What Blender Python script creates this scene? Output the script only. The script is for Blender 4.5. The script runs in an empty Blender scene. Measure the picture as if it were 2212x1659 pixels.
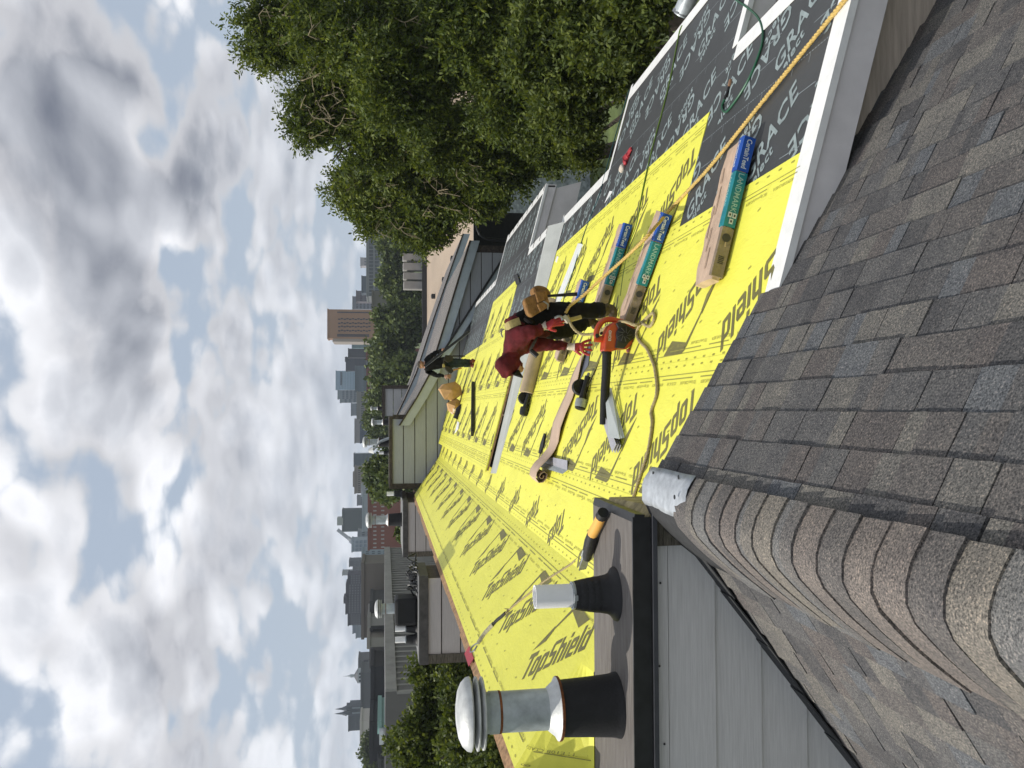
import bpy, bmesh, math, random
import numpy as np
from mathutils import Vector, Matrix, noise
random.seed(7); rng = np.random.default_rng(7)
R = math.radians
sc = bpy.context.scene
C = sc.collection

# ---------------------------------------------------------------- camera
# z = 0 is the eye; +Y runs along the row of roofs, +X is downhill towards the garden
FPX = 1789.0
PITCH = math.atan(278/FPX); YAW = math.atan(55/FPX)
cpi, spi, cya, sya = math.cos(PITCH), math.sin(PITCH), math.cos(YAW), math.sin(YAW)
cam = bpy.data.cameras.new('camera'); cam_o = bpy.data.objects.new('camera', cam); C.objects.link(cam_o)
cam.sensor_fit = 'HORIZONTAL'; cam.sensor_width = 36; cam.lens = 36*FPX/2212
cam.clip_start = 0.05; cam.clip_end = 6000
fw = Vector((sya*cpi, cya*cpi, -spi)); rt = Vector((cya, -sya, 0)); upv = rt.cross(fw)
m3 = Matrix((-upv, rt, -fw)).transposed()      # the phone was held upright, the picture is stored lying on its side
cam_o.matrix_world = m3.to_4x4()
sc.camera = cam_o
sc.render.resolution_x, sc.render.resolution_y = 1024, 768

# ---------------------------------------------------------------- sky, sun, exposure
SUN = Vector((-0.55, 0.11, 0.82)).normalized()     # direction towards the sun
world = bpy.data.worlds.new('World'); sc.world = world; world.use_nodes = True
nt = world.node_tree; nt.nodes.clear()
try: world.cycles.sampling_method = 'MANUAL'; world.cycles.sample_map_resolution = 256
except Exception: pass
def N(t, typ, **kw):
    n = t.nodes.new(typ)
    for k, v in kw.items():
        if k == 'ins':
            for a, b in v.items(): n.inputs[a].default_value = b
        else: setattr(n, k, v)
    return n
def L(t, a, b): t.links.new(a, b)
def mth(t, op, a, b=None, c=None, clamp=False):
    n = t.nodes.new('ShaderNodeMath'); n.operation = op; n.use_clamp = clamp
    for i, q in enumerate((a, b, c)):
        if q is None: continue
        if isinstance(q, (int, float)): n.inputs[i].default_value = q
        else: t.links.new(q, n.inputs[i])
    return n.outputs[0]
def ramp(t, fac, stops, interp='LINEAR'):
    n = t.nodes.new('ShaderNodeValToRGB'); n.color_ramp.interpolation = interp
    e = n.color_ramp.elements
    while len(e) < len(stops): e.new(0.5)
    for k, (p, c) in zip(e, stops):
        k.position = p; k.color = (*c, 1) if len(c) == 3 else c
    t.links.new(fac, n.inputs[0]); return n.outputs[0]
def mixc(t, fac, a, b, mode='MIX'):
    n = t.nodes.new('ShaderNodeMix'); n.data_type = 'RGBA'; n.blend_type = mode
    for i, q in ((0, fac), (6, a), (7, b)):
        if isinstance(q, (int, float)): n.inputs[i].default_value = q
        elif isinstance(q, tuple): n.inputs[i].default_value = (*q, 1)
        else: t.links.new(q, n.inputs[i])
    return n.outputs[2]
def ray(x, y):
    u = 1659-y; a = (u-829.5)/FPX; b = (1106-x)/FPX
    Y = cpi+b*spi; Z = -spi+b*cpi
    return Vector((a*cya+Y*sya, Y*cya-a*sya, Z))
sky = N(nt, 'ShaderNodeTexSky', sky_type='NISHITA', sun_disc=False, sun_elevation=math.asin(SUN.z),
        sun_rotation=math.atan2(SUN.x, SUN.y), altitude=50, air_density=1.2, dust_density=2.0)
tc = N(nt, 'ShaderNodeTexCoord'); sep = N(nt, 'ShaderNodeSeparateXYZ'); L(nt, tc.outputs['Generated'], sep.inputs[0])
zz = mth(nt, 'MAXIMUM', sep.outputs[2], 0.0)
hk = mth(nt, 'DIVIDE', 1.0, mth(nt, 'ADD', zz, 0.42))
# cloud space: direction, pulled together towards the horizon; clouds are flatter than wide
cmb = N(nt, 'ShaderNodeCombineXYZ')
for i_, (src, k_) in enumerate(((sep.outputs[0], 1.0), (sep.outputs[1], 1.0), (zz, 1.5))): L(nt, mth(nt, 'MULTIPLY', mth(nt, 'MULTIPLY', src, k_), hk), cmb.inputs[i_])
def cloud_noise(off, detail):
    mp = N(nt, 'ShaderNodeMapping', ins={'Location': off}); L(nt, cmb.outputs[0], mp.inputs[0])
    n = N(nt, 'ShaderNodeTexNoise', ins={'Scale': 2.1, 'Detail': detail, 'Roughness': 0.56, 'Distortion': 0.25}); L(nt, mp.outputs[0], n.inputs['Vector'])
    return n.outputs[0], mp.outputs[0]
dn, mv = cloud_noise((0.4, 8.8, 2.6), 7.0); dup, _ = cloud_noise((0.4-.03, 8.8, 2.6+.055), 3.0); dlo, _ = cloud_noise((0.4, 8.8, 2.6), 3.0)
v_ = N(nt, 'ShaderNodeTexVoronoi', feature='F1', ins={'Scale': 9.0, 'Detail': 1.0, 'Roughness': 0.5}); L(nt, mv, v_.inputs['Vector'])
dens = mth(nt, 'SUBTRACT', dn, mth(nt, 'MULTIPLY', v_.outputs['Distance'], 0.22))
puff = mth(nt, 'MULTIPLY', mth(nt, 'SUBTRACT', 0.42, v_.outputs['Distance']), 0.30)
# broad banks and gaps, by compass bearing and height above the horizon
bear = mth(nt, 'DIVIDE', sep.outputs[0], mth(nt, 'MAXIMUM', sep.outputs[1], 0.05)); ahead = mth(nt, 'GREATER_THAN', sep.outputs[1], 0.2)
def bank(x, y, rx, ry, amp):
    r = ray(x, y).normalized(); a = mth(nt, 'DIVIDE', mth(nt, 'SUBTRACT', bear, r.x/r.y), ry/FPX); b = mth(nt, 'DIVIDE', mth(nt, 'SUBTRACT', sep.outputs[2], r.z), rx/FPX)
    q = mth(nt, 'ADD', mth(nt, 'MULTIPLY', a, a), mth(nt, 'MULTIPLY', b, b))
    return mth(nt, 'MULTIPLY', mth(nt, 'MULTIPLY', mth(nt, 'EXPONENT', mth(nt, 'MULTIPLY', q, -1.0)), amp), ahead)
bk_ = None
for args in [(200, 420, 110, 290, .17), (270, 700, 90, 260, .21), (110, 240, 60, 160, .10), (440, 390, 55, 90, .11), (240, 890, 70, 110, .09), (400, 1370, 45, 90, .07), (560, 330, 60, 120, .06), (480, 720, 60, 170, .06), (520, 1120, 70, 250, .05), (330, 1480, 60, 160, .05), (80, 1330, 60, 160, .05),
             (372, 565, 48, 62, -.15), (318, 285, 45, 75, -.14), (478, 55, 35, 60, -.12), (525, 455, 40, 60, -.08), (400, 1055, 50, 75, -.13), (235, 1240, 70, 110, -.10), (120, 1560, 80, 90, -.09), (600, 900, 40, 200, -.05), (640, 1300, 40, 200, -.05)]:
    q = bank(*args); bk_ = q if bk_ is None else mth(nt, 'ADD', bk_, q)
dens = mth(nt, 'ADD', dens, bk_)
cover = ramp(nt, dens, [(0.255, (0, 0, 0)), (0.36, (1, 1, 1))], 'EASE')
body = ramp(nt, dens, [(0.29, (0.80, 0.81, 0.84)), (0.40, (0.72, 0.73, 0.77)), (0.49, (0.52, 0.54, 0.59)), (0.61, (0.36, 0.38, 0.43)), (0.90, (0.31, 0.33, 0.38))])
lit = mth(nt, 'ADD', mth(nt, 'MULTIPLY', mth(nt, 'SUBTRACT', dlo, dup), 3.0), puff)
lit = mth(nt, 'MINIMUM', mth(nt, 'MAXIMUM', lit, -0.20), 0.17)
bodyl = mixc(nt, 1.0, body, lit, 'ADD')
skyc = mixc(nt, 1.0, sky.outputs[0], (0.052, 0.056, 0.060), 'MULTIPLY')
skyc = mixc(nt, 0.8, skyc, (0.46, 0.535, 0.645))
hz = ramp(nt, zz, [(0.0, (1, 1, 1)), (0.07, (0.5, 0.5, 0.5)), (0.22, (0, 0, 0))])
withcl = mixc(nt, cover, skyc, bodyl)
final = mixc(nt, mth(nt, 'MULTIPLY', hz, 0.62), withcl, (0.50, 0.575, 0.67))
bg = N(nt, 'ShaderNodeBackground', ins={'Strength': 1.1}); L(nt, final, bg.inputs[0])
wo = N(nt, 'ShaderNodeOutputWorld'); L(nt, bg.outputs[0], wo.inputs[0])
sl = bpy.data.lights.new('sun', 'SUN'); sl.energy = 4.0; sl.angle = R(0.55); sl.color = (1.0, 0.95, 0.86)
so = bpy.data.objects.new('sun', sl); C.objects.link(so)
so.rotation_euler = SUN.to_track_quat('Z', 'Y').to_euler()
sc.view_settings.view_transform = 'Standard'; sc.view_settings.look = 'None'
sc.view_settings.exposure = 0.0; sc.view_settings.gamma = 1; sc.view_settings.use_curve_mapping = False
try:
    sc.cycles.use_denoising = True; sc.cycles.use_adaptive_sampling = True; sc.cycles.adaptive_threshold = 0.015; sc.cycles.max_bounces = 6; sc.cycles.diffuse_bounces = 3
    sc.cycles.transparent_max_bounces = 6; sc.cycles.volume_bounces = 0
except Exception: pass

# ---------------------------------------------------------------- measuring: a sight line met with a plane of the place
def onY(x, y, Yd): r = ray(x, y); return r*(Yd/r.y)
def onZ(x, y, Zd): r = ray(x, y); return r*(Zd/r.z)
def onP(x, y, z0, t): r = ray(x, y); return r*(-z0/(r.z+t*r.x))
LOW = (2.082, 0.28); UPP = (2.605, 0.65); SHG = (1.836, 0.636); U2 = (1.935, 0.265)
def low(x, y): return onP(x, y, *LOW)
def upp(x, y): return onP(x, y, *UPP)
def u2p(x, y): return onP(x, y, *U2)
def pz(pl, X): return -(pl[0]+pl[1]*X)
def pn(pl): return Vector((pl[1], 0, 1)).normalized()

# ---------------------------------------------------------------- materials
MATS = {}
def mat(name, col, rough=0.6, var=0.12, scale=6.0, bump=0.0, bscale=40.0, metal=0.0, stretch=(1, 1, 1), spec=0.4, col2=None, detail=6, coat=0.0, coords='Object', trans=0.0):
    if name in MATS: return MATS[name]
    m = bpy.data.materials.new(name); m.use_nodes = True; t = m.node_tree; b = t.nodes['Principled BSDF']
    tcn = N(t, 'ShaderNodeTexCoord'); mp = N(t, 'ShaderNodeMapping', ins={'Scale': stretch}); L(t, tcn.outputs[coords], mp.inputs[0])
    n = N(t, 'ShaderNodeTexNoise', ins={'Scale': scale, 'Detail': detail, 'Roughness': 0.62}); L(t, mp.outputs[0], n.inputs['Vector'])
    c2 = col2 if col2 else tuple(max(0, c*(1-2.2*var)) for c in col); c1 = tuple(min(1, c*(1+var)) for c in col) if not col2 else col
    L(t, ramp(t, n.outputs[0], [(0.30, c2), (0.68, c1)]), b.inputs['Base Color'])
    b.inputs['Roughness'].default_value = rough; b.inputs['Metallic'].default_value = metal
    b.inputs['Specular IOR Level'].default_value = spec; b.inputs['Coat Weight'].default_value = coat
    rr = mth(t, 'MULTIPLY_ADD', n.outputs[0], 0.25, rough-0.12, clamp=True); L(t, rr, b.inputs['Roughness'])
    if bump:
        n2 = N(t, 'ShaderNodeTexNoise', ins={'Scale': bscale, 'Detail': 4}); L(t, mp.outputs[0], n2.inputs['Vector'])
        bp = N(t, 'ShaderNodeBump', ins={'Strength': min(1, bump), 'Distance': 0.02*max(1, bump)}); L(t, n2.outputs[0], bp.inputs['Height']); L(t, bp.outputs[0], b.inputs['Normal'])
    MATS[name] = m; return m

# ---------------------------------------------------------------- mesh builder
class MB:
    def __init__(s): s.v = []; s.f = []
    def add(s, vs, fs):
        o = len(s.v); s.v += [tuple(p) for p in vs]; s.f += [tuple(i+o for i in q) for q in fs]; return s
    def box(s, x0, x1, y0, y1, z0, z1):
        return s.hex([(x0, y0, z0), (x1, y0, z0), (x1, y1, z0), (x0, y1, z0), (x0, y0, z1), (x1, y0, z1), (x1, y1, z1), (x0, y1, z1)])
    def hex(s, p): return s.add(p, [(0, 3, 2, 1), (4, 5, 6, 7), (0, 1, 5, 4), (1, 2, 6, 5), (2, 3, 7, 6), (3, 0, 4, 7)])
    def quad(s, *p): return s.add(p, [tuple(range(len(p)))])
    def prism(s, poly, d):
        d = Vector(d); n = len(poly); a = [Vector(p) for p in poly]
        fs = [tuple(range(n))[::-1], tuple(range(n, 2*n))]+[(i, (i+1) % n, n+(i+1) % n, n+i) for i in range(n)]
        return s.add(a+[p+d for p in a], fs)
    def bar(s, a, b, w, h, up=(0, 0, 1)):
        a = Vector(a); b = Vector(b); d = (b-a).normalized(); u = Vector(up); sd = d.cross(u).normalized(); u = sd.cross(d)
        return s.hex([a-sd*w/2-u*h/2, a+sd*w/2-u*h/2, b+sd*w/2-u*h/2, b-sd*w/2-u*h/2, a-sd*w/2+u*h/2, a+sd*w/2+u*h/2, b+sd*w/2+u*h/2, b-sd*w/2+u*h/2])
    def tube(s, path, r, n=8, cap=True):
        P = [Vector(p) for p in path]; rs = r if isinstance(r, (list, tuple)) else [r]*len(P)
        up = Vector((0, 0, 1)); prev = None; rings = []
        for i, p in enumerate(P):
            d = (P[min(i+1, len(P)-1)]-P[max(i-1, 0)]).normalized()
            if prev is None:
                a = d.cross(up if abs(d.z) < 0.95 else Vector((1, 0, 0))).normalized()
            else:
                a = (prev-d*prev.dot(d)).normalized()
            prev = a; b = d.cross(a)
            rings.append([p+(a*math.cos(2*math.pi*k/n)+b*math.sin(2*math.pi*k/n))*rs[i] for k in range(n)])
        vs = [q for rg in rings for q in rg]; fs = []
        for i in range(len(P)-1):
            for k in range(n): fs.append((i*n+k, i*n+(k+1) % n, (i+1)*n+(k+1) % n, (i+1)*n+k))
        if cap: fs += [tuple(range(n))[::-1], tuple(range((len(P)-1)*n, len(P)*n))]
        return s.add(vs, fs)
    def lathe(s, prof, c=(0, 0, 0), n=24, axis='z'):
        c = Vector(c); vs = []; fs = []
        for (r, h) in prof:
            for k in range(n):
                a = 2*math.pi*k/n; q = (r*math.cos(a), r*math.sin(a), h)
                if axis == 'x': q = (h, r*math.cos(a), r*math.sin(a))
                if axis == 'y': q = (r*math.sin(a), h, r*math.cos(a))
                vs.append(c+Vector(q))
        for i in range(len(prof)-1):
            for k in range(n): fs.append((i*n+k, i*n+(k+1) % n, (i+1)*n+(k+1) % n, (i+1)*n+k))
        fs += [tuple(range(n))[::-1], tuple(range((len(prof)-1)*n, len(prof)*n))]
        return s.add(vs, fs)
    def mesh(s, name, m, off=None, smooth=False):
        me = bpy.data.meshes.new(name)
        vs = s.v if off is None else [(p[0]-off[0], p[1]-off[1], p[2]-off[2]) for p in s.v]
        me.from_pydata(vs, [], s.f); me.materials.append(m)
        if smooth: me.polygons.foreach_set('use_smooth', [True]*len(me.polygons))
        me.update(); return me
    def build(s, name, m, parent=None, label=None, smooth=False, bevel=0.0, fix=True):
        off = ORG.get(parent.name) if parent else None
        me = s.mesh(name, m, off, smooth)
        if fix:
            bm = bmesh.new(); bm.from_mesh(me); bmesh.ops.recalc_face_normals(bm, faces=bm.faces); bm.to_mesh(me); bm.free()
        o = bpy.data.objects.new(name, me); C.objects.link(o)
        if parent: o.parent = parent; ORG[o.name] = off
        if label: o['label'] = label
        if bevel:
            md = o.modifiers.new('bevel', 'BEVEL'); md.width = bevel; md.segments = 2; md.limit_method = 'ANGLE'
        if smooth:
            try: me.set_sharp_from_angle(angle=R(40))
            except Exception: pass
        return o
ORG = {}
def tag(o, label, cat, group=None):
    o['label'] = label; o['category'] = cat
    if group: o['group'] = group
    return o
def thing(name, label, cat, loc=(0, 0, 0), group=None, m4=None):
    o = bpy.data.objects.new(name, None); C.objects.link(o); o.empty_display_size = 0.2
    if m4 is not None: o.matrix_world = m4; ORG[o.name] = None
    else: o.location = loc; ORG[o.name] = tuple(loc)
    return tag(o, label, cat, group)
def inst(name, me, parent, loc=(0, 0, 0), m4=None):
    o = bpy.data.objects.new(name, me); C.objects.link(o); o.parent = parent
    if m4 is not None: o.matrix_local = m4
    else:
        off = ORG.get(parent.name) or (0, 0, 0); o.location = Vector(loc)-Vector(off)
    ORG[o.name] = None
    return o
def struct(o): o['kind'] = 'structure'; return o
def roofM(pl, X, Y, ang=0, h=0.0):
    a = math.atan(pl[1]); sd = Vector((math.cos(a), 0, -math.sin(a))); yd = Vector((0, 1, 0)); n = sd.cross(yd)
    x = sd*math.cos(ang)+yd*math.sin(ang); y = n.cross(x); o = Vector((X, Y, pz(pl, X)))+n*h
    m = Matrix((x, y, n)).transposed().to_4x4(); m.translation = o; return m
def copy_tree(o, parent=None):
    c = o.copy(); C.objects.link(c); c.parent = parent
    for ch in o.children: copy_tree(ch, c)
    return c

# ---------------------------------------------------------------- lettering (flat print as thin mesh)
_T = {}
def text2d(s, shear=0.0, bold=0.0, spacing=1.0):
    k = (s, shear, bold, spacing)
    if k in _T: return _T[k]
    cu = bpy.data.curves.new('t', 'FONT'); cu.body = s; cu.shear = shear; cu.offset = bold; cu.space_character = spacing; cu.resolution_u = 2; cu.fill_mode = 'FRONT'
    ob = bpy.data.objects.new('t', cu); C.objects.link(ob)
    dg = bpy.context.evaluated_depsgraph_get(); me = ob.evaluated_get(dg).to_mesh()
    v = np.array([(p.co.x, p.co.y) for p in me.vertices]); f = [tuple(p.vertices) for p in me.polygons]
    ob.evaluated_get(dg).to_mesh_clear(); bpy.data.objects.remove(ob); bpy.data.curves.remove(cu)
    v[:, 0] -= v[:, 0].min(); _T[k] = (v, f); return _T[k]
def put2d(mb, vf, fn, x0, y0, sx, sy, ang=0.0):
    v, f = vf; c, s = math.cos(ang), math.sin(ang)
    a = v[:, 0]*sx; b = v[:, 1]*sy
    mb.add([fn(x0+p*c-q*s, y0+p*s+q*c) for p, q in zip(a, b)], f)
# ================================================================ materials of the roofs
def shingle_mat(name, palette, speck=1.0):
    m = bpy.data.materials.new(name); m.use_nodes = True; t = m.node_tree; b = t.nodes['Principled BSDF']
    oi = N(t, 'ShaderNodeObjectInfo'); tcn = N(t, 'ShaderNodeTexCoord'); sp = N(t, 'ShaderNodeSeparateXYZ'); L(t, tcn.outputs['Generated'], sp.inputs[0])
    r1 = oi.outputs['Random']; r2 = mth(t, 'FRACT', mth(t, 'MULTIPLY', r1, 17.31)); r3 = mth(t, 'FRACT', mth(t, 'MULTIPLY', r1, 53.7))
    thr = mth(t, 'MULTIPLY_ADD', r3, 0.5, 0.25); side = mth(t, 'GREATER_THAN', sp.outputs[1], thr)
    pick = mth(t, 'ADD', mth(t, 'MULTIPLY', side, r1), mth(t, 'MULTIPLY', mth(t, 'SUBTRACT', 1.0, side), r2))
    base = ramp(t, pick, [(i/len(palette), c) for i, c in enumerate(palette)], 'CONSTANT')
    gn = N(t, 'ShaderNodeTexNoise', ins={'Scale': 120.0, 'Detail': 3.0, 'Roughness': 0.8}); geo = N(t, 'ShaderNodeNewGeometry'); L(t, geo.outputs['Position'], gn.inputs['Vector'])
    gn2 = N(t, 'ShaderNodeTexNoise', ins={'Scale': 9.0, 'Detail': 5.0}); L(t, geo.outputs['Position'], gn2.inputs['Vector'])
    g = ramp(t, gn.outputs[0], [(0.38, (0.30, 0.30, 0.31)), (0.50, (0.95, 0.95, 0.95)), (0.58, (1.1, 1.1, 1.08)), (0.66, (2.5*speck, 2.2*speck, 2.0*speck))])
    c = mixc(t, 1.0, base, g, 'MULTIPLY'); c = mixc(t, 1.0, c, ramp(t, gn2.outputs[0], [(0.3, (0.82, 0.82, 0.84)), (0.7, (1.12, 1.1, 1.07))]), 'MULTIPLY')
    L(t, c, b.inputs['Base Color']); b.inputs['Roughness'].default_value = 0.85; b.inputs['Specular IOR Level'].default_value = 0.25
    bp = N(t, 'ShaderNodeBump', ins={'Strength': 0.55, 'Distance': 0.004}); L(t, gn.outputs[0], bp.inputs['Height']); L(t, bp.outputs[0], b.inputs['Normal'])
    MATS[name] = m; return m
SHM = shingle_mat('weathered_shingle', [(0.119, 0.113, 0.110), (0.107, 0.107, 0.109), (0.142, 0.138, 0.130), (0.118, 0.126, 0.136), (0.084, 0.084, 0.087), (0.116, 0.107, 0.104), (0.112, 0.112, 0.113), (0.152, 0.147, 0.136)])
CAPM = shingle_mat('ridge_cap_shingle', [(0.168, 0.150, 0.138), (0.140, 0.134, 0.129), (0.152, 0.153, 0.152), (0.190, 0.176, 0.154), (0.125, 0.118, 0.114), (0.172, 0.162, 0.146)])
DARK = mat('black_roll_roofing', (0.035, 0.036, 0.038), 0.8, 0.2, 30, 0.3, 200)
BLK = mat('black_metal', (0.016, 0.017, 0.018), 0.45, 0.2, 12)
def siding_paint(name, col): return mat(name, col, 0.55, 0.07, 7.0, 0.12, 25, stretch=(0.5, 1, 14))
SID = siding_paint('grey_siding_paint', (0.54, 0.535, 0.525))
SIDB = siding_paint('beige_grey_siding_paint', (0.45, 0.425, 0.405))
SIDG = siding_paint('greenish_grey_siding_paint', (0.365, 0.38, 0.40))
BRNW = mat('brown_wall_boards', (0.45, 0.38, 0.315), 0.7, 0.12, 5, 0.15, 30, stretch=(0.6, 1, 8))
FASC = mat('lavender_grey_fascia_paint', (0.70, 0.67, 0.67), 0.5, 0.05, 4)
FASB = mat('blue_grey_fascia_paint', (0.42, 0.485, 0.53), 0.5, 0.06, 4)
WHT = mat('white_metal_trim', (0.80, 0.80, 0.78), 0.4, 0.04, 9)
PLY = mat('weathered_plywood', (0.165, 0.152, 0.142), 0.8, 0.28, 3.2, 0.25, 22, stretch=(1.2, 14, 1), col2=(0.085, 0.074, 0.066))
OLDW = mat('rotten_grey_timber', (0.20, 0.18, 0.14), 0.9, 0.3, 7, 1.0, 26, stretch=(1, 1, 9), col2=(0.045, 0.04, 0.03))
BRNT = mat('dark_brown_trim_boards', (0.065, 0.052, 0.042), 0.75, 0.3, 12, 0.3, 40)
RAWW = mat('raw_plywood_edge', (0.42, 0.25, 0.13), 0.8, 0.25, 18, 0.2, 60)
def sheet_mat(name, col, rough, wr, sc1=3.0):
    m = bpy.data.materials.new(name); m.use_nodes = True; t = m.node_tree; b = t.nodes['Principled BSDF']
    geo = N(t, 'ShaderNodeNewGeometry'); mp = N(t, 'ShaderNodeMapping', ins={'Scale': (1, 0.35, 1), 'Rotation': (0, 0, 0.4)}); L(t, geo.outputs['Position'], mp.inputs[0])
    n1 = N(t, 'ShaderNodeTexNoise', ins={'Scale': sc1, 'Detail': 5.0, 'Distortion': 0.6}); L(t, mp.outputs[0], n1.inputs['Vector'])
    n2 = N(t, 'ShaderNodeTexNoise', ins={'Scale': 24.0, 'Detail': 3.0, 'Distortion': 1.2}); L(t, mp.outputs[0], n2.inputs['Vector'])
    n3 = N(t, 'ShaderNodeTexNoise', ins={'Scale': 1.1, 'Detail': 6.0, 'Roughness': 0.7}); L(t, geo.outputs['Position'], n3.inputs['Vector'])
    c = ramp(t, n3.outputs[0], [(0.32, tuple(x*wr[1] for x in col)), (0.6, col)])
    n4 = N(t, 'ShaderNodeTexNoise', ins={'Scale': 5.0, 'Detail': 9.0, 'Roughness': 0.75, 'Distortion': 0.8}); L(t, geo.outputs['Position'], n4.inputs['Vector'])
    c = mixc(t, 1.0, c, ramp(t, n4.outputs[0], [(0.58, (1, 1, 1)), (0.72, (0.84, 0.82, 0.80))]), 'MULTIPLY')
    L(t, c, b.inputs['Base Color']); b.inputs['Roughness'].default_value = rough; b.inputs['Specular IOR Level'].default_value = 0.35
    h = mth(t, 'ADD', mth(t, 'MULTIPLY', n1.outputs[0], 1.0), mth(t, 'MULTIPLY', n2.outputs[0], 0.22))
    bp = N(t, 'ShaderNodeBump', ins={'Strength': wr[0], 'Distance': 0.03}); L(t, h, bp.inputs['Height']); L(t, bp.outputs[0], b.inputs['Normal'])
    MATS[name] = m; return m
YEL = sheet_mat('yellow_underlayment', (0.79, 0.765, 0.100), 0.5, (0.36, 0.91))
GRC = sheet_mat('black_ice_membrane', (0.052, 0.054, 0.055), 0.5, (0.12, 0.75))
PRT = mat('olive_print', (0.17, 0.155, 0.050), 0.55, 0.12, 6)
PRTL = mat('olive_print_fine', (0.30, 0.28, 0.060), 0.55, 0.12, 6)
PRG = mat('pale_print', (0.27, 0.325, 0.325), 0.5, 0.15, 9)

# ================================================================ near row house with its weathered shingles
YW = 4.70                                   # plane of the end wall
XR, ZR = -0.50, -1.515                      # ridge
near = thing('shingled_rowhouse', 'nearest row house whose weathered brown and grey shingle roof fills the foreground', 'house', (-0.5, 3, -11))
slR = math.atan(SHG[1]); slL = math.atan(0.745)
def fr(sl, side):
    d = Vector((side*math.cos(sl), 0, -math.sin(sl))); n = Vector((side*math.sin(sl), 0, math.cos(sl))); return d, n
dR, nR = fr(slR, 1); dL, nL = fr(slL, -1)
RID = Vector((XR, 0, ZR)); RIDL = Vector((XR, 0, -1.578))
def deck(side, d, n, ln, name):
    a = (RID if side > 0 else RIDL)-n*0.02; b = a+d*ln
    o = MB().hex([a+Vector((0, -1, 0))-n*.1, b+Vector((0, -1, 0))-n*.1, b+Vector((0, YW-.005, 0))-n*.1, a+Vector((0, YW-.005, 0))-n*.1,
                  a+Vector((0, -1, 0)), b+Vector((0, -1, 0)), b+Vector((0, YW-.005, 0)), a+Vector((0, YW-.005, 0))]).build(name, DARK, near)
    return o
rsR = deck(1, dR, nR, 5.2, 'roof_slope'); rsL = deck(-1, dL, nL, 3.6, 'roof_slope')
MB().box(-3.0, 3.4, -1, YW-.2, -11, -4.2).build('wall', BRNW, near)
EXP = 0.168
tabmesh = {}
def tab(w, th, hand):
    k = (round(w, 3), round(th, 4), hand)
    if k not in tabmesh:
        top = 0.42*EXP
        q = [(-top, 0, -.012), (EXP, 0, .003), (EXP, w, .003), (-top, w, -.012), (-top, 0, .0), (EXP, 0, th), (EXP, w, th), (-top, w, .0)]
        # a slightly chipped lower edge
        mb = MB(); n = 4; vs = []
        for i in range(n+1):
            y = w*i/n; j = 0.0015*math.sin(i*2.7+w*90)
            vs += [(-top, y, -.012), (EXP+j, y, .003), (EXP+j, y, th), (-top, y, 0)]
        fs = []
        for i in range(n):
            a, b = 4*i, 4*i+4
            fs += [(a, a+1, b+1, b), (a+1, a+2, b+2, b+1), (a+2, a+3, b+3, b+2), (a+3, a, b, b+3)]
        fs += [(0, 3, 2, 1), (4*n, 4*n+1, 4*n+2, 4*n+3)]
        mb.add(vs, fs); me = mb.mesh('shingle', SHM)
        bm = bmesh.new(); bm.from_mesh(me); bmesh.ops.recalc_face_normals(bm, faces=bm.faces); bm.to_mesh(me); bm.free()
        tabmesh[k] = me
    return tabmesh[k]
def course(par, d, n, s, y0, y1, ws, gap=0.006):
    y = y1
    while y > y0:
        w = random.choice(ws)
        if y1-y < 1e-6: w = random.choice([.12, .2, .28])
        w = min(w, y-y0+.1)
        th = random.choice([.012, .015, .019])
        m = Matrix((d, Vector((0, 1, 0)), n)).transposed().to_4x4()
        if m.to_3x3().determinant() < 0: m = Matrix((d, Vector((0, 1, 0)), n)).transposed().to_4x4()
        m.translation = (RID if d.x > 0 else RIDL)+d*s+n*random.uniform(0, .002)+Vector((0, y-w+gap, 0))-Vector(ORG[near.name])
        inst('shingle', tab(w-gap, th, 0), par, m4=m)
        y -= w
for i in range(23):
    s = 0.06+i*EXP; D = 1.5+s*math.sin(slR)
    course(rsR, dR, nR, s, max(1.2, D*0.98), YW+.0, [.2, .24, .28, .33, .38, .44])
for i in range(13):
    s = 0.30+i*EXP
    course(rsL, dL, nL, s, 1.35+0.12*i, YW-.035, [.24, .3, .36, .42])
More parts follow.
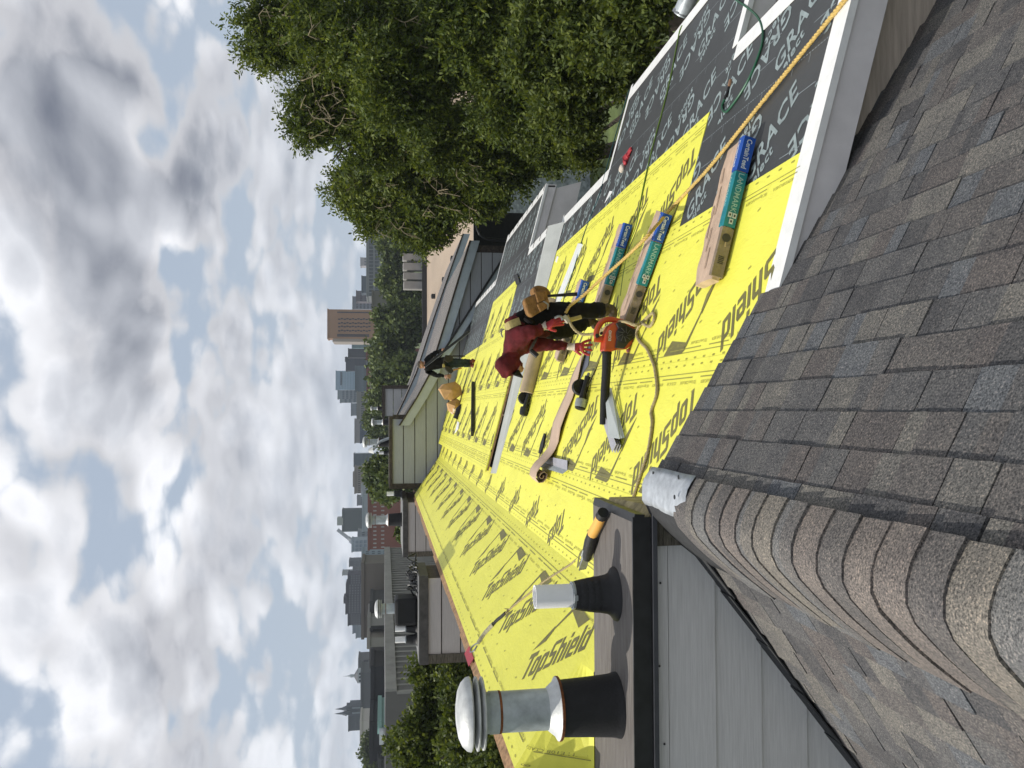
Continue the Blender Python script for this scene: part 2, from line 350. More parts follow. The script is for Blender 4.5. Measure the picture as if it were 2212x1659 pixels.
# ridge caps, butts towards the camera: a broad rounded ridge
ridge = MB().tube([(XR-.05, -1, ZR-.11), (XR-.05, YW-.03, ZR-.11)], .05, 8).build('ridge', DARK, near)
nc = 21
RP = [(-.362, -1.575), (-.405, -1.548), (-.455, -1.520), (-.51, -1.502), (-.565, -1.500), (-.62, -1.524), (-.675, -1.574), (-.73, -1.628), (-.785, -1.690), (-.84, -1.758), (-.895, -1.828)]
for k in range(nc):
    y0 = 4.05-k*EXP; mb = MB(); jx = random.uniform(-.004, .004); y0 += random.uniform(-.006, .006); cut = random.uniform(-.012, .012)
    prof = []
    for i, (a, b) in enumerate(RP):
        q0 = Vector((*RP[max(0, i-1)], 0)); q1 = Vector((*RP[min(len(RP)-1, i+1)], 0)); tg = q1-q0; nn = Vector((tg.y, 0, -tg.x)).normalized()
        if nn.z < 0: nn = -nn
        prof.append((Vector((a+jx+(cut if i == len(RP)-1 else 0), 0, b+(cut*.9 if i == len(RP)-1 else 0))), nn))
    ends = [(y0-EXP, .029, .008), (y0-EXP*.5, .024, .006), (y0+.12, .010, -.004)]
    vs = []
    for (yy, hi, lo) in ends:
        for i_, (p, nn) in enumerate(prof): vs.append(p+nn*((hi-.012)*(1-.85*(i_/10)**1.4)+.003)+Vector((0, yy, 0)))
        for p, nn in prof: vs.append(p+nn*(lo-.012)+Vector((0, yy, 0)))
    n = len(prof); fs = []
    for r in range(2):
        a, b = r*2*n, (r+1)*2*n
        for i in range(n-1):
            fs += [(a+i, a+i+1, b+i+1, b+i), (a+n+i, b+n+i, b+n+i+1, a+n+i+1)]
        fs += [(a, b, b+n, a+n), (a+n-1, a+2*n-1, b+2*n-1, b+n-1)]
    fs += [(i, n+i, n+i+1, i+1) for i in range(n-1)]
    mb.add(vs, fs); mb.build('ridge_cap', CAPM, ridge, smooth=True)
mb = MB(); ys_ = [4.50, 4.56, 4.62, 4.685]
for k in range(9):
    s0, s1 = .34+k*.36, .34+(k+1)*.36+.02; e = .02*math.sin(k*2.2)
    pts = [RIDL+dL*s0+nL*(.034+.004*(k % 2))+Vector((0, 4.52+e, 0)), RIDL+dL*s1+nL*(.026+.004*(k % 2))+Vector((0, 4.52-e, 0)), RIDL+dL*s1+nL*.026+Vector((0, 4.688, 0)), RIDL+dL*s0+nL*.034+Vector((0, 4.688, 0))]
    mb.prism(pts, nL*-.008)
mb.build('wall_flashing_strip', DARK, near)
mb = MB(); vs = []
for (yy, hh_) in ((4.04, .012), (4.69, .006)):
    for (a_, b_) in RP: vs.append((a_, yy, b_-.004+hh_-.02))
n_ = len(RP); mb.add(vs, [(i, i+1, n_+i+1, n_+i) for i in range(n_-1)]); o = mb.build('ridge_end_membrane', DARK, near, smooth=True); o.modifiers.new('s', 'SOLIDIFY').thickness = .006
# bent sheet of flashing and roll strip where the ridge dies into the wall
GALV = mat('dull_galvanised_sheet', (0.50, 0.53, 0.56), 0.45, 0.14, 14, 0.2, 30, metal=0.35)
mb = MB(); g = [(-.06, 4.02), (-.06, 4.70), (.11, 4.03), (.17, 4.73)]
rows = []
for sx in np.linspace(-.05, .16, 6):
    row = []
    for yy in np.linspace(0, 1, 7):
        Y = 4.0+.1*sx+yy*(.70)
        d_, n_ = (dL, nL) if sx < 0 else (dR, nR)
        row.append(RID+d_*abs(sx)+n_*(.045+.006*math.sin(7*yy+20*sx))+Vector((0, Y, -.018*math.exp(-(sx/.05)**2))))
    rows.append(row)
vs = [p for r_ in rows for p in r_]; fs = [(i*7+j, i*7+j+1, i*7+j+8, i*7+j+7) for i in range(5) for j in range(6)]
mb.add(vs, fs); o = mb.build('flashing', GALV, near, 'pale metal flashing sheet at the end of the ridge', smooth=True); md = o.modifiers.new('s', 'SOLIDIFY'); md.thickness = .004
for (sx, y) in [(.13, 4.2), (.02, 4.1), (.12, 4.6)]:
    MB().lathe([(.004, 0), (.012, .001), (.012, .004), (.002, .006)], RID+dR*sx+nR*.05+Vector((0, y, 0)), 10).build('nail_head', BLK, near)

# ================================================================ clapboard helper
def clip_z(poly, z, keep_above):
    out = []
    for i in range(len(poly)):
        a, b = poly[i], poly[(i+1) % len(poly)]
        ia = (a[1] >= z) == keep_above or a[1] == z; ib = (b[1] >= z) == keep_above or b[1] == z
        if ia: out.append(a)
        if ia != ib:
            t = (z-a[1])/(b[1]-a[1]); out.append((a[0]+t*(b[0]-a[0]), z))
    return out
def siding(par, poly, Y, ztop, exposure, m, first=None, gap=.003):  # wider gaps over a dark core stand in for the shadow under each lap
    zs = [ztop]; z = ztop-(first or exposure); zmin = min(p[1] for p in poly)
    while z > zmin: zs.append(z); z -= exposure
    zs.append(zmin)
    for a, b in zip(zs[:-1], zs[1:]):
        if a-b < .01: continue
        q = clip_z(clip_z(poly, a+.004, False), b+gap, True)
        if len(q) < 3: continue
        f = [Vector((p[0], Y-.006-.016*(a-p[1])/max(exposure, .01), p[1])) for p in q]; bk = [Vector((p[0], Y, p[1])) for p in q]
        n = len(q); fs = [tuple(range(n)), tuple(range(n, 2*n))[::-1]]+[(i, n+i, n+(i+1) % n, (i+1) % n) for i in range(n)]
        MB().add(f+bk, fs).build('siding_board', m, par)

# ================================================================ first stripped unit: yellow underlayment, black membrane
U1 = thing('yellow_rowhouse', 'row house under repair, roof covered in yellow printed underlayment and black membrane', 'house', (0, 8, -11))
Y0, Y1 = 4.50, 13.40
XL, XB = -2.58, -1.416
EAV = [(4.50, 6.46, 3.02), (6.46, 10.50, 4.22), (10.50, 13.40, 3.15)]
nLo = pn(LOW); nUp = pn(UPP)
def on(pl, X, Y, h): return Vector((X, Y, pz(pl, X)))+pn(pl)*h
def dip(p):
    """near the low box the top sheet is pulled down to meet the box lid"""
    if p.x < -1.40 and p.y < 5.9 and p.z > -1.425:
        t = max(0.0, min(1.0, (p.y-5.585)/.30)); t = t*t*(3-2*t); p.z = -1.425*(1-t)+p.z*t
    return p
def slab(mb, pl, x0, x1, y0, y1, h0, h1):
    return mb.hex([on(pl, x0, y0, h0), on(pl, x1, y0, h0), on(pl, x1, y1, h0), on(pl, x0, y1, h0), on(pl, x0, y0, h1), on(pl, x1, y0, h1), on(pl, x1, y1, h1), on(pl, x0, y1, h1)])
mb = MB(); slab(mb, UPP, XL, XB, 5.95, 25.0, -.03, 0)
rd = mb.build('roof_deck', RAWW, U1)
mb = MB()
for (a, b, x) in EAV:
    for (xa, xb) in ((XB, -.66), (-.66, x)):
        slab(mb, LOW, xa, xb, max(a+.02, 5.62 if xb < -.6 else 0), b-(.02 if b == Y1 else 0), -.03, -.002)
mb.build('roof_deck', RAWW, U1)
MB().box(-6, 2.6, YW+.005, Y1-.02, -11, -3.05).build('wall', BRNW, U1)
# end wall under the near rake, brown boards
siding(U1, [(0.55, -4.6), (3.0, -4.6), (3.0, pz(LOW, 3.0)-.06), (.55, pz(LOW, .55)-.06)], YW, -2.2, .62, BRNW)

class Grid:
    """one roll laid on the roof: a sheet plus what is printed on it"""
    def __init__(s, par, pl, x0, x1, y0, y1, h, m, name):
        mb = MB()
        if pl is UPP:
            ys = list(np.linspace(y0, y0+.7, 15))+[y1]; xs = np.linspace(x0, x1, 9)
            vs = [dip(on(pl, a, b, h)) for b in ys for a in xs]; mb.add(vs, [(i*9+j, i*9+j+1, i*9+j+10, i*9+j+9) for i in range(len(ys)-1) for j in range(8)])
        else: slab(mb, pl, x0, x1, y0, y1, 0, h)
        s.par = par; s.o = mb.build(name, m, par); s.pl = pl; s.h = h+.0025; s.k = math.sqrt(1+pl[1]**2)
        s.b = (x0*s.k, x1*s.k, y0, y1); s.mb = MB(); s.mf = MB()
    def fn(s, a, b): return dip(on(s.pl, a/s.k, b, s.h)) if s.pl is UPP else on(s.pl, a/s.k, b, s.h)
    def inside(s, a, b): return s.b[0] <= a <= s.b[1] and s.b[2] <= b <= s.b[3]
    def put(s, vf, a, b, sx, sy, ang, fine=False):
        v, f = vf; c, sn = math.cos(ang), math.sin(ang); mb = s.mf if fine else s.mb
        P = [(a+p*sx*c-q*sy*sn, b+p*sx*sn+q*sy*c) for p, q in v]
        ok = [s.inside(*p) for p in P]
        fs = [t for t in f if all(ok[i] for i in t)]
        used = sorted({i for t in fs for i in t}); ix = {i: j for j, i in enumerate(used)}
        if fs: mb.add([s.fn(*P[i]) for i in used], [tuple(ix[i] for i in t) for t in fs])
    def rect(s, a0, a1, b0, b1, fine=True):
        a0, a1 = max(a0, s.b[0]+.001), min(a1, s.b[1]-.001); b0, b1 = max(b0, s.b[2]+.001), min(b1, s.b[3]-.001)
        if a1 > a0 and b1 > b0: (s.mf if fine else s.mb).quad(s.fn(a0, b0), s.fn(a1, b0), s.fn(a1, b1), s.fn(a0, b1))
    def flush(s, name, m):
        if s.mb.f: s.mb.build(name, m, s.o, fix=False)
        s.mb = MB()
    def done(s, m, mfine, label=None):
        if s.mb.f: s.mb.build('lettering', m, s.o, label, fix=False)
        if s.mf.f: s.mf.build('fine_print', mfine, s.o, fix=False)['kind'] = 'stuff'

def glyph_word():
    B = lambda x0, y0, x1, y1: [(x0, y0), (x1, y0), (x1, y1), (x0, y1)]
    top = [(0, .56), (.62, .56), (.62, .6), (.52, .72), (.1, .72), (0, .6)]; bot = [(0, .16), (0, .1), (.1, 0), (.52, 0), (.62, .1), (.62, .16)]
    lb, rb = B(0, .16, .2, .56), B(.42, .16, .62, .56)
    G = {'T': ([B(0, .8, .82, 1), B(.3, 0, .52, .8)], .70), 'o': ([top, bot, lb, rb], .62), 'p': ([top, [(0, .16), (0, 0), (.52, 0), (.62, .1), (.62, .16)], lb, rb, B(0, -.25, .2, 0)], .62),
         'S': ([[(0, .84), (.68, .84), (.72, 1), (.1, 1), (0, .9)], B(0, .58, .2, .84), [(0, .58), (.08, .42), (.66, .42), (.66, .5), (.56, .58)], B(.45, .16, .66, .42), [(-.04, 0), (.56, 0), (.66, .1), (.66, .16), (0, .16)]], .68),
         'h': ([B(0, 0, .2, 1), [(.2, .56), (.62, .56), (.62, .6), (.52, .72), (.2, .72)], B(.42, 0, .62, .56)], .62), 'i': ([B(0, 0, .2, .72), B(0, .82, .2, 1)], .2),
         'e': ([top, [(0, .16), (0, .1), (.1, 0), (.58, 0), (.62, .15)], B(0, .16, .2, .56), B(.2, .29, .62, .41), B(.42, .41, .62, .56)], .62),
         'l': ([B(0, 0, .2, 1)], .2), 'd': ([[(0, .56), (.42, .56), (.42, .72), (.1, .72), (0, .6)], [(0, .16), (0, .1), (.1, 0), (.62, 0), (.62, .16)], lb, B(.42, .16, .62, 1)], .62)}
    v, f, x = [], [], 0.0
    for ch in 'TopShield':
        P, w = G[ch]
        for poly in P:
            o = len(v); v += [(x+a+.30*b, b*.7) for a, b in poly]; f += [(o, o+i, o+i+1) for i in range(1, len(poly)-1)]
        x += w+.13
    return np.array(v), f
TS = glyph_word()
tw = TS[0][:, 0].max()
# the roof-shaped flourish above the word, in units of the word: length 1.18, cap height .235
def fan(p): return (np.array(p), [tuple(range(len(p)))])
FLO = [fan([(.04, .27), (.25, .355), (.36, .42), (.36, .375), (.27, .30)]), fan([(.34, .375), (.36, .405), (.62, .52), (.66, .515), (.62, .475)]), fan([(.62, .475), (.645, .53), (.70, .52), (1.02, .28), (.86, .255)])]
def tri(vf):                       # split polygons so that cut edges stay tidy
    v, f = vf; return (v, [(q[0], q[i], q[i+1]) for q in f for i in range(1, len(q)-1)])
FLO = [tri(q) for q in FLO]
fine_txt = [text2d(s_) for s_ in ('ASTM E108 CLASS A', 'FBC Approved #FL18374', 'TDI Listed CCRR #1045', 'ICC-ES AC-188')]
eight = text2d('8')
def logo(g, X, Y, ang):
    a = X*g.k
    g.put(TS, a, Y, 1.17/tw, .232/.70, ang)
    for q in FLO: g.put(q, a, Y, 1, 1, ang)
    g.flush('printed_logo', PRT)
def yellow_print(g, x0, x1, phase, pitch, ang, xs, cutfar=None):
    y0, y1 = g.b[2], g.b[3]
    y = phase
    while y > y0-1.3: y -= pitch
    while y < y1+1.3:
        logo(g, xs, y, ang); y += pitch
    k = g.k; flip = math.cos(ang) < 0
    # edge lines, rows of fine print along both edges, nail marks
    for xe, sg in ((x0, 1), (x1, -1)):
        g.rect((xe+sg*.10)*k-.003, (xe+sg*.10)*k+.003, y0, y1)
        yy = y0+.05; i = 0
        while yy < y1:
            vf = fine_txt[i % 4]; w = vf[0][:, 0].max()
            g.put(vf, (xe+sg*.165)*k+(.012 if flip else -.012), yy if not flip else yy, .030, .034, R(90) if flip else R(90), True)
            yy += w*.030+.09; i += 1
        yy = y0+.02; i = 0
        while yy < y1:
            g.rect((xe+sg*.13)*k-.004, (xe+sg*.13)*k+.004, yy, yy+.22+.1*(i % 3)); yy += .40+.07*(i % 2); i += 1
        yy = y0+.1
        while yy < y1: g.put(eight, (xe+sg*.045)*k, yy, .035, .062, R(0 if flip else 180), True); yy += .165
    yy = y0+.2; i = 0
    while yy < y1:
        for fx in (.24, .5, .78):
            g.put(eight, (x0+(x1-x0)*fx+.03*math.sin(i*2.3+fx*9))*k, yy+fx*.31, .035, .062, R(20), True)
        yy += .36; i += 1
AR, AL = R(126), R(-57)
YELX = [(XB, -.665), (-.70, .34), (.30, 1.545), (1.50, 2.56)]
rolls = []
for (x0, x1, y0, y1, h, ph, xs) in [(1.50, 2.56, 6.74, Y1-.03, .012, 6.86, 2.33), (.30, 1.545, Y0+.10, Y1-.03, .015, 5.59, 1.20),
                                   (-.70, .34, Y0+.10, Y1-.03, .018, 5.352, .165), (XB, -.665, 5.62, Y1-.03, .021, 8.034, -.964)]:
    if x0 == XB:
        g = Grid(U1, LOW, x0, x1, 5.62, y1, h, YEL, 'underlayment_sheet'); yellow_print(g, x0, x1, ph, 1.33, AR, xs)
    else:
        g = Grid(U1, LOW, x0, x1, y0, y1, h, YEL, 'underlayment_sheet'); yellow_print(g, x0, x1, ph, 1.29, AR, xs)
    g.done(PRT, PRTL)
g = Grid(U1, UPP, XL+.02, XB+.03, 5.585, 25.0, .026, YEL, 'underlayment_sheet'); yellow_print(g, XL+.02, XB, 6.84, 1.416, AL, -2.267); g.done(PRT, PRTL)
# black membrane rolls
GR = text2d('GRACE', 0.22, 0.020, 1.05); SE = text2d('select', 0.12, 0.03, 1.1)
gw = GR[0][:, 0].max(); sw = SE[0][:, 0].max()
def grace_print(g, x0, x1, phase):
    k = g.k; y = g.b[2]-1+phase; i = 0
    mid = (x0+x1)/2
    while y < g.b[3]+1:
        g.put(GR, (mid-.27)*k, y+.42, .72/gw, .178/.70, R(-46)); g.put(SE, (mid-.345)*k, y+.34, .33/sw, .095/.70, R(-46))
        g.flush('printed_word', PRG)
        g.put(GR, (mid+.30)*k, y+.53, .72/gw, .178/.70, R(134)); g.put(SE, (mid+.375)*k, y+.61, .33/sw, .095/.70, R(134))
        g.flush('printed_word', PRG); y += 1.14; i += 1
    for xe in (x0+.07, x1-.06):
        yy = g.b[2]
        while yy < g.b[3]: g.rect(xe*k-.004, xe*k+.004, yy, yy+.022); yy += .036
    for xe in (x0+.30, x1-.33):
        yy = g.b[2]+.1
        while yy < g.b[3]: g.rect(xe*k-.003, xe*k+.003, yy, yy+.26); yy += .8
    yy = g.b[2]+.05
    while yy < g.b[3]: g.rect((x1-.13)*k, (x1-.07)*k, yy, yy+.006); yy += .23
PRG2 = mat('faint_pale_print', (0.25, 0.285, 0.30), 0.55, 0.2, 9)
for (x0, x1, y0, y1, h, ph) in [(3.10, 4.22, 6.50, 10.46, .003, .5), (2.21, 3.02, Y0+.1, 6.46, .005, .23), (2.21, 3.22, 6.46, 10.5, .0055, .3), (2.21, 3.15, 10.5, Y1-.03, .006, .1), (1.30, 2.34, Y0+.10, 7.2, .008, .25)]:
    g = Grid(U1, LOW, x0, x1, y0, y1, h, GRC, 'membrane_sheet'); grace_print(g, x0, x1, ph); g.done(PRG, PRG2)
# drip edges and fascias round the stepped eave
def rake(par, pl, x0, x1, Y, face=-1, w=.12, drop=.15, m=FASC, hb=.0):
    mb = MB(); slab(mb, pl, x0, x1, Y-.02, Y+w-.02, .010+hb, .016+hb)
    mb.hex([on(pl, x0, Y-.026, -.03), on(pl, x1, Y-.026, -.03), on(pl, x1, Y-.02, -.03), on(pl, x0, Y-.02, -.03), on(pl, x0, Y-.026, .016+hb), on(pl, x1, Y-.026, .016+hb), on(pl, x1, Y-.02, .016+hb), on(pl, x0, Y-.02, .016+hb)])
    mb.build('drip_edge', WHT, par)
    if drop:
        a, b = on(pl, x0, Y, -.03), on(pl, x1, Y, -.03); dz = Vector((0, 0, -drop))
        MB().hex([a+dz, b+dz, b+dz+Vector((0, .03, 0)), a+dz+Vector((0, .03, 0)), a, b, b+Vector((0, .03, 0)), a+Vector((0, .03, 0))]).build('fascia_board', m, par)
def eave(par, pl, x, y0, y1, w=.13, drop=.14, m=FASC):
    mb = MB(); slab(mb, pl, x-w, x+.02, y0, y1, .010, .016); mb.build('drip_edge', WHT, par)
    a, b = on(pl, x, y0, -.03), on(pl, x, y1, -.03); dz = Vector((0, 0, -drop)); dx = Vector((-.03, 0, 0))
    MB().hex([a+dx+dz, a+dz, b+dz, b+dx+dz, a+dx, a, b, b+dx]).build('fascia_board', m, par)
    mb = MB(); slab(mb, pl, x+.022, x+.034, y0, y1, -.02, .012); mb.build('drip_lip', BRNT, par)
rake(U1, LOW, .62, 3.04, Y0, w=.17, drop=.20)
rake(U1, LOW, 3.04, 4.24, 6.46, w=.11, drop=.20)
MB().hex([(3.02, 6.50, -3.5), (4.1, 6.50, -3.5), (4.1, 6.53, -3.5), (3.02, 6.53, -3.5), (3.02, 6.50, pz(LOW, 3.02)-.25), (4.1, 6.50, pz(LOW, 4.1)-.25), (4.1, 6.53, pz(LOW, 4.1)-.25), (3.02, 6.53, pz(LOW, 3.02)-.25)]).build('end_panel', FASC, U1)
eave(U1, LOW, 3.02, Y0-.02, 6.44); eave(U1, LOW, 4.22, 6.46, 10.5); eave(U1, LOW, 3.15, 10.5, Y1)
mb = MB(); slab(mb, LOW, 3.15, 4.30, 10.47, 10.55, .011, .017); mb.build('drip_edge', WHT, U1)
mb = MB(); slab(mb, LOW, -.95, 3.22, Y1-.06, Y1, .011, .018); mb.build('drip_edge', WHT, U1)
mb = MB(); mb.bar((3.05, 4.6, -3.02), (3.05, 6.4, -3.02), .02, .05); mb.build('batten', mat('pale_wood_strip', (.45, .40, .30), .7), U1)
# raw deck edge along the top of the roof, with a rough torn strip
mb = MB(); yy = 5.75
while yy < 24.8:
    l = random.uniform(.5, 1.6); j = random.uniform(-.012, .012)
    slab(mb, UPP, XL-.05+j, XL+.03, yy, min(24.9, yy+l), -.045, .008+random.uniform(0, .01)); yy += l
mb.build('deck_edge', RAWW, U1)
MB().box(XL-.045, XL-.025, 5.5, 25.0, -3.5, pz(UPP, XL)-.05).build('upper_wall', BRNT, U1)

# ================================================================ low flat-topped box at the near end (its weathered plywood lid carries the vents)
BT = -1.430
bx0, bx1, by0, by1 = -3.2, -.66, 4.70, 5.58
bo = thing('roof_box', 'low flat roofed box with weathered plywood lid and grey siding at the left foreground', 'roof box', (-1.5, 5.1, -3.6))
MB().box(bx0, bx1, by0-.03, by1, BT-.025, BT).build('plywood_lid', PLY, bo)
MB().box(bx0, bx1-.02, by0+.001, by1-.01, -3.6, BT-.026).build('core', BRNT, bo)
MB().box(bx0, bx1+.03, by0-.048, by0-.032, BT-.105, BT+.004).build('drip_edge', BLK, bo)
mb = MB(); mb.box(bx0, bx1+.05, by0-.075, by0-.05, BT-.135, BT-.108); mb.build('drip_lip', mat('charcoal_metal', (.05, .052, .06), .5), bo)
mb = MB(); mb.hex([(bx1+.002, by0-.05, BT-.06), (bx1+.045, by0-.05, BT-.07), (bx1+.045, by1, BT-.07), (bx1+.002, by1, BT-.06), (bx1+.002, by0-.05, BT+.002), (bx1+.05, by0-.05, BT-.01), (bx1+.05, by1, BT-.01), (bx1+.002, by1, BT+.002)])
mb.build('side_drip_edge', BLK, bo)
siding(bo, [(bx0, -3.5), (-.80, -3.5), (-.80, BT-.14), (bx0, BT-.14)], by0, BT-.11, .285, SID, first=.115, gap=.009)
mb = MB()
for i, (xa, xb, zt) in enumerate([(-.80, -.70, -1.545), (-.70, -.645, -1.55)]):
    mb.hex([(xa, by0-.045-.01*i, -1.95), (xb, by0-.045-.01*i, -1.95), (xb, by0+.02, -1.95), (xa, by0+.02, -1.95), (xa, by0-.045-.01*i, zt), (xb, by0-.05-.01*i, zt-.01), (xb, by0+.02, zt-.01), (xa, by0+.02, zt)])
mb.build('rotten_corner_board', OLDW, bo, 'rotten grey corner board')
mb = MB(); mb.hex([(-.64, by0-.03, -1.95), (-.585, by0-.01, -1.95), (-.60, by1-.1, -1.95), (-.64, by1-.1, -1.95), (-.64, by0-.03, -1.52), (-.575, by0-.01, -1.575), (-.60, by1-.1, -1.52), (-.64, by1-.1, -1.50)])
mb.build('side_board', mat('pale_rotten_wood', (.36, .30, .16), .85, .3, 9, .5, 30), bo)
for (x, z) in [(-1.02, -1.60), (-1.95, -1.615), (-1.5, -1.59), (-2.3, -1.9)]:
    MB().lathe([(.001, -.004), (.007, 0), (.007, .002)], (x, by0-.018, z), 8, 'y').build('nail_head', BLK, bo)
# ================================================================ vents on the plywood lid
BLKR = mat('black_rubber', (0.009, 0.009, 0.010), 0.6, 0.25, 10, 0.15, 60)
GAL = mat('galvanised_pipe', (0.47, 0.51, 0.53), 0.4, 0.20, 5, 0.06, 60, metal=0.35)
GALL = mat('pale_aluminium', (0.58, 0.59, 0.58), 0.5, 0.14, 8, 0.08, 60, metal=0.35)
RUST = mat('rust', (0.22, 0.075, 0.022), 0.85, 0.35, 16, 0.4, 60)
PVC = mat('white_pvc', (0.84, 0.84, 0.84), 0.45, 0.03, 5)
def big_vent(c, s=1.0, label='', group=None, rust=True, collar=True):
    x, y, z = c; t = thing('metal_vent', label, 'vent', c, group)
    q = lambda pr: [(r*s, h*s) for r, h in pr]
    MB().lathe(q([(.20, .0), (.198, .012), (.192, .03), (.188, .06), (.178, .20), (.168, .39), (.150, .392)]), c, 28).build('rubber_boot', BLKR, t, smooth=True)
    MB().lathe(q([(.125, .30), (.122, .72), (.122, .90), (.115, .90)]), c, 28).build('pipe', GAL, t, smooth=True)
    if collar:
        MB().lathe(q([(.123, .455), (.128, .45), (.165, .405), (.190, .392), (.188, .386), (.125, .42)]), c, 28).build('storm_collar', GALL, t, smooth=True)
        if rust: MB().lathe(q([(.186, .391), (.193, .389), (.191, .374), (.150, .380)]), c, 28).build('rusty_rim', RUST, t, smooth=True)
    MB().lathe(q([(.126, .76), (.127, .815), (.121, .815)]), c, 28).build('band', GAL, t, smooth=True)
    if rust: MB().lathe(q([(.1225, .744), (.1265, .746), (.1268, .757), (.123, .759)]), c, 28).build('rust_line', RUST, t, smooth=True)
    MB().lathe(q([(.13, .862), (.20, .868), (.212, .852), (.214, .862), (.15, .885), (.13, .885)]), c, 28).build('lower_louvre', GALL, t, smooth=True)
    MB().lathe(q([(.128, .888), (.205, .90), (.216, .888), (.217, .897), (.15, .915), (.128, .915)]), c, 28).build('middle_louvre', GALL, t, smooth=True)
    MB().lathe(q([(.10, .925), (.213, .927), (.219, .935), (.214, .955), (.185, .985), (.14, 1.006), (.07, 1.018), (.005, 1.02)]), c, 28).build('cap', GALL, t, smooth=True)
    MB().lathe(q([(.09, .86), (.09, .93)]), c, 16).build('inner_screen', BLK, t)
    return t
def pvc_vent(c, s=1.0, label='', group=None, clamp=True, n=24):
    t = thing('plastic_vent_pipe', label, 'vent pipe', c, group); q = lambda pr: [(r*s, h*s) for r, h in pr]
    MB().lathe(q([(.165, .0), (.160, .012), (.132, .03), (.118, .055), (.110, .10), (.1085, .105), (.1085, .112), (.106, .14), (.104, .146), (.104, .150), (.100, .18), (.098, .184), (.098, .190), (.092, .225), (.090, .229), (.090, .236), (.080, .27), (.070, .275)]), c, n).build('rubber_boot', BLKR, t, smooth=True)
    if clamp:
        MB().lathe(q([(.082, .252), (.0835, .256), (.0835, .272), (.078, .274)]), c, n).build('hose_clamp', GAL, t, smooth=True)
        MB().box(c[0]-.012, c[0]+.02, c[1]-.10*s, c[1]-.08*s, c[2]+.254*s, c[2]+.274*s).build('clamp_screw', GAL, t)
    MB().lathe(q([(.070, .2), (.070, .50), (.063, .50), (.063, .35)]), c, n).build('pipe', PVC, t, smooth=True)
    return t
BV = Vector((-1.83, 5.02, BT))
big_vent(tuple(BV), 0.98, 'large galvanised roof vent with ribbed cap and rusty collar on the plywood lid')
pvc_vent((-1.155, 5.05, BT), 1.02, 'white plastic vent pipe in a black rubber boot on the plywood lid')

# hammer tacker on the lid
YG = mat('orange_yellow_grip', (0.75, 0.40, 0.08), 0.55, 0.06, 8); STEEL = mat('grey_steel', (0.27, 0.28, 0.29), 0.4, 0.12, 12, metal=0.6)
a, b, c_, d_ = [Vector(onZ(*p, BT)) for p in [(1314, 1115), (1296, 1152), (1284, 1186), (1279, 1206)]]
ht = thing('hammer_tacker', 'yellow gripped hammer tacker lying on the edge of the plywood lid', 'stapler', tuple(b))
up_ = Vector((0, 0, .045))
MB().tube([a+up_, a.lerp(b, .5)+up_, b+up_*1.1], [.034, .036, .037], 10).build('grip', YG, ht, smooth=True)
MB().tube([a+up_+(a-b).normalized()*.055, a+up_*1.0], [.036, .040], 10).build('butt_cap', BLKR, ht, smooth=True)
MB().tube([b+up_*1.1, b.lerp(c_, .5)+up_, c_+up_*.9, d_+up_*.8], [.036, .043, .040, .030], 10).build('black_body', BLKR, ht, smooth=True)
sd = Vector((-.05, .06, 0)); mb = MB()
mb.prism([b+up_*1.2+sd*.35, b+up_*.4+sd*.4, d_+up_*.3+sd*1.3, d_+up_*1.5+sd*1.5, c_+up_*1.6+sd*.9], Vector((-.032, .038, 0))); mb.build('steel_head', STEEL, ht, bevel=.004)
MB().bar(b+up_*1.3+sd*.9, c_+up_*1.4+sd*1.2, .012, .03).build('magazine_window', mat('pale_plastic', (.45, .47, .45), .4), ht)

# ================================================================ bundles of shingles
KRAFT = mat('tan_wrapper', (0.52, 0.375, 0.27), 0.45, 0.10, 5, 0.5, 14, spec=0.5, stretch=(1, 2.5, 1))
BRWR = mat('grey_brown_wrapper', (0.26, 0.20, 0.14), 0.4, 0.2, 8, 0.7, 16, stretch=(1, 4, 1))
TEAL = mat('teal_wrapper', (0.012, 0.20, 0.235), 0.35, 0.12, 9, 0.2, 20); BLUE = mat('blue_wrapper', (0.012, 0.075, 0.36), 0.35, 0.12, 9, 0.2, 20)
TXW = mat('white_ink', (0.62, 0.66, 0.68), 0.5, 0.1, 9); TXL = mat('pale_teal_ink', (0.35, 0.55, 0.52), 0.5, 0.1, 9); INK = mat('dark_ink', (0.05, 0.045, 0.04), 0.6, 0.1, 9)
LM = text2d('LANDMARK', 0.0, 0.004, 1.0); CT = text2d('CertainTeed', 0.0, 0.02, 0.95)
BLn, BWd, BHt = 1.04, .33, .095
def wrap_body(seed):
    random.seed(seed); nx, ny = 26, 10; mb = MB(); vs = []
    # closed wrapped slab: ring of points in the y-z section, lofted along x, ends pinched
    ring = []
    for k in range(20):
        a = 2*math.pi*k/20; ca, sa = math.cos(a), math.sin(a); e = .32
        ring.append((math.copysign(abs(ca)**e, ca), math.copysign(abs(sa)**e, sa)))
    for i in range(nx+1):
        t = i/nx; end = min(t, 1-t)*nx; sc_ = 1.0 if end > 1.5 else (.93 if end > .5 else .86)
        for (p, q) in ring:
            j = .004*math.sin(9*t*math.pi+p*3+seed)+random.uniform(-.002, .002)
            vs.append((t*BLn-BLn/2, p*(BWd/2)*sc_+j, BHt/2+q*(BHt/2-.004)*sc_+j*.6))
    fs = [(i*20+k, i*20+(k+1) % 20, (i+1)*20+(k+1) % 20, (i+1)*20+k) for i in range(nx) for k in range(20)]+[tuple(range(20))[::-1], tuple(range(nx*20, nx*20+20))]
    return mb.add(vs, fs)
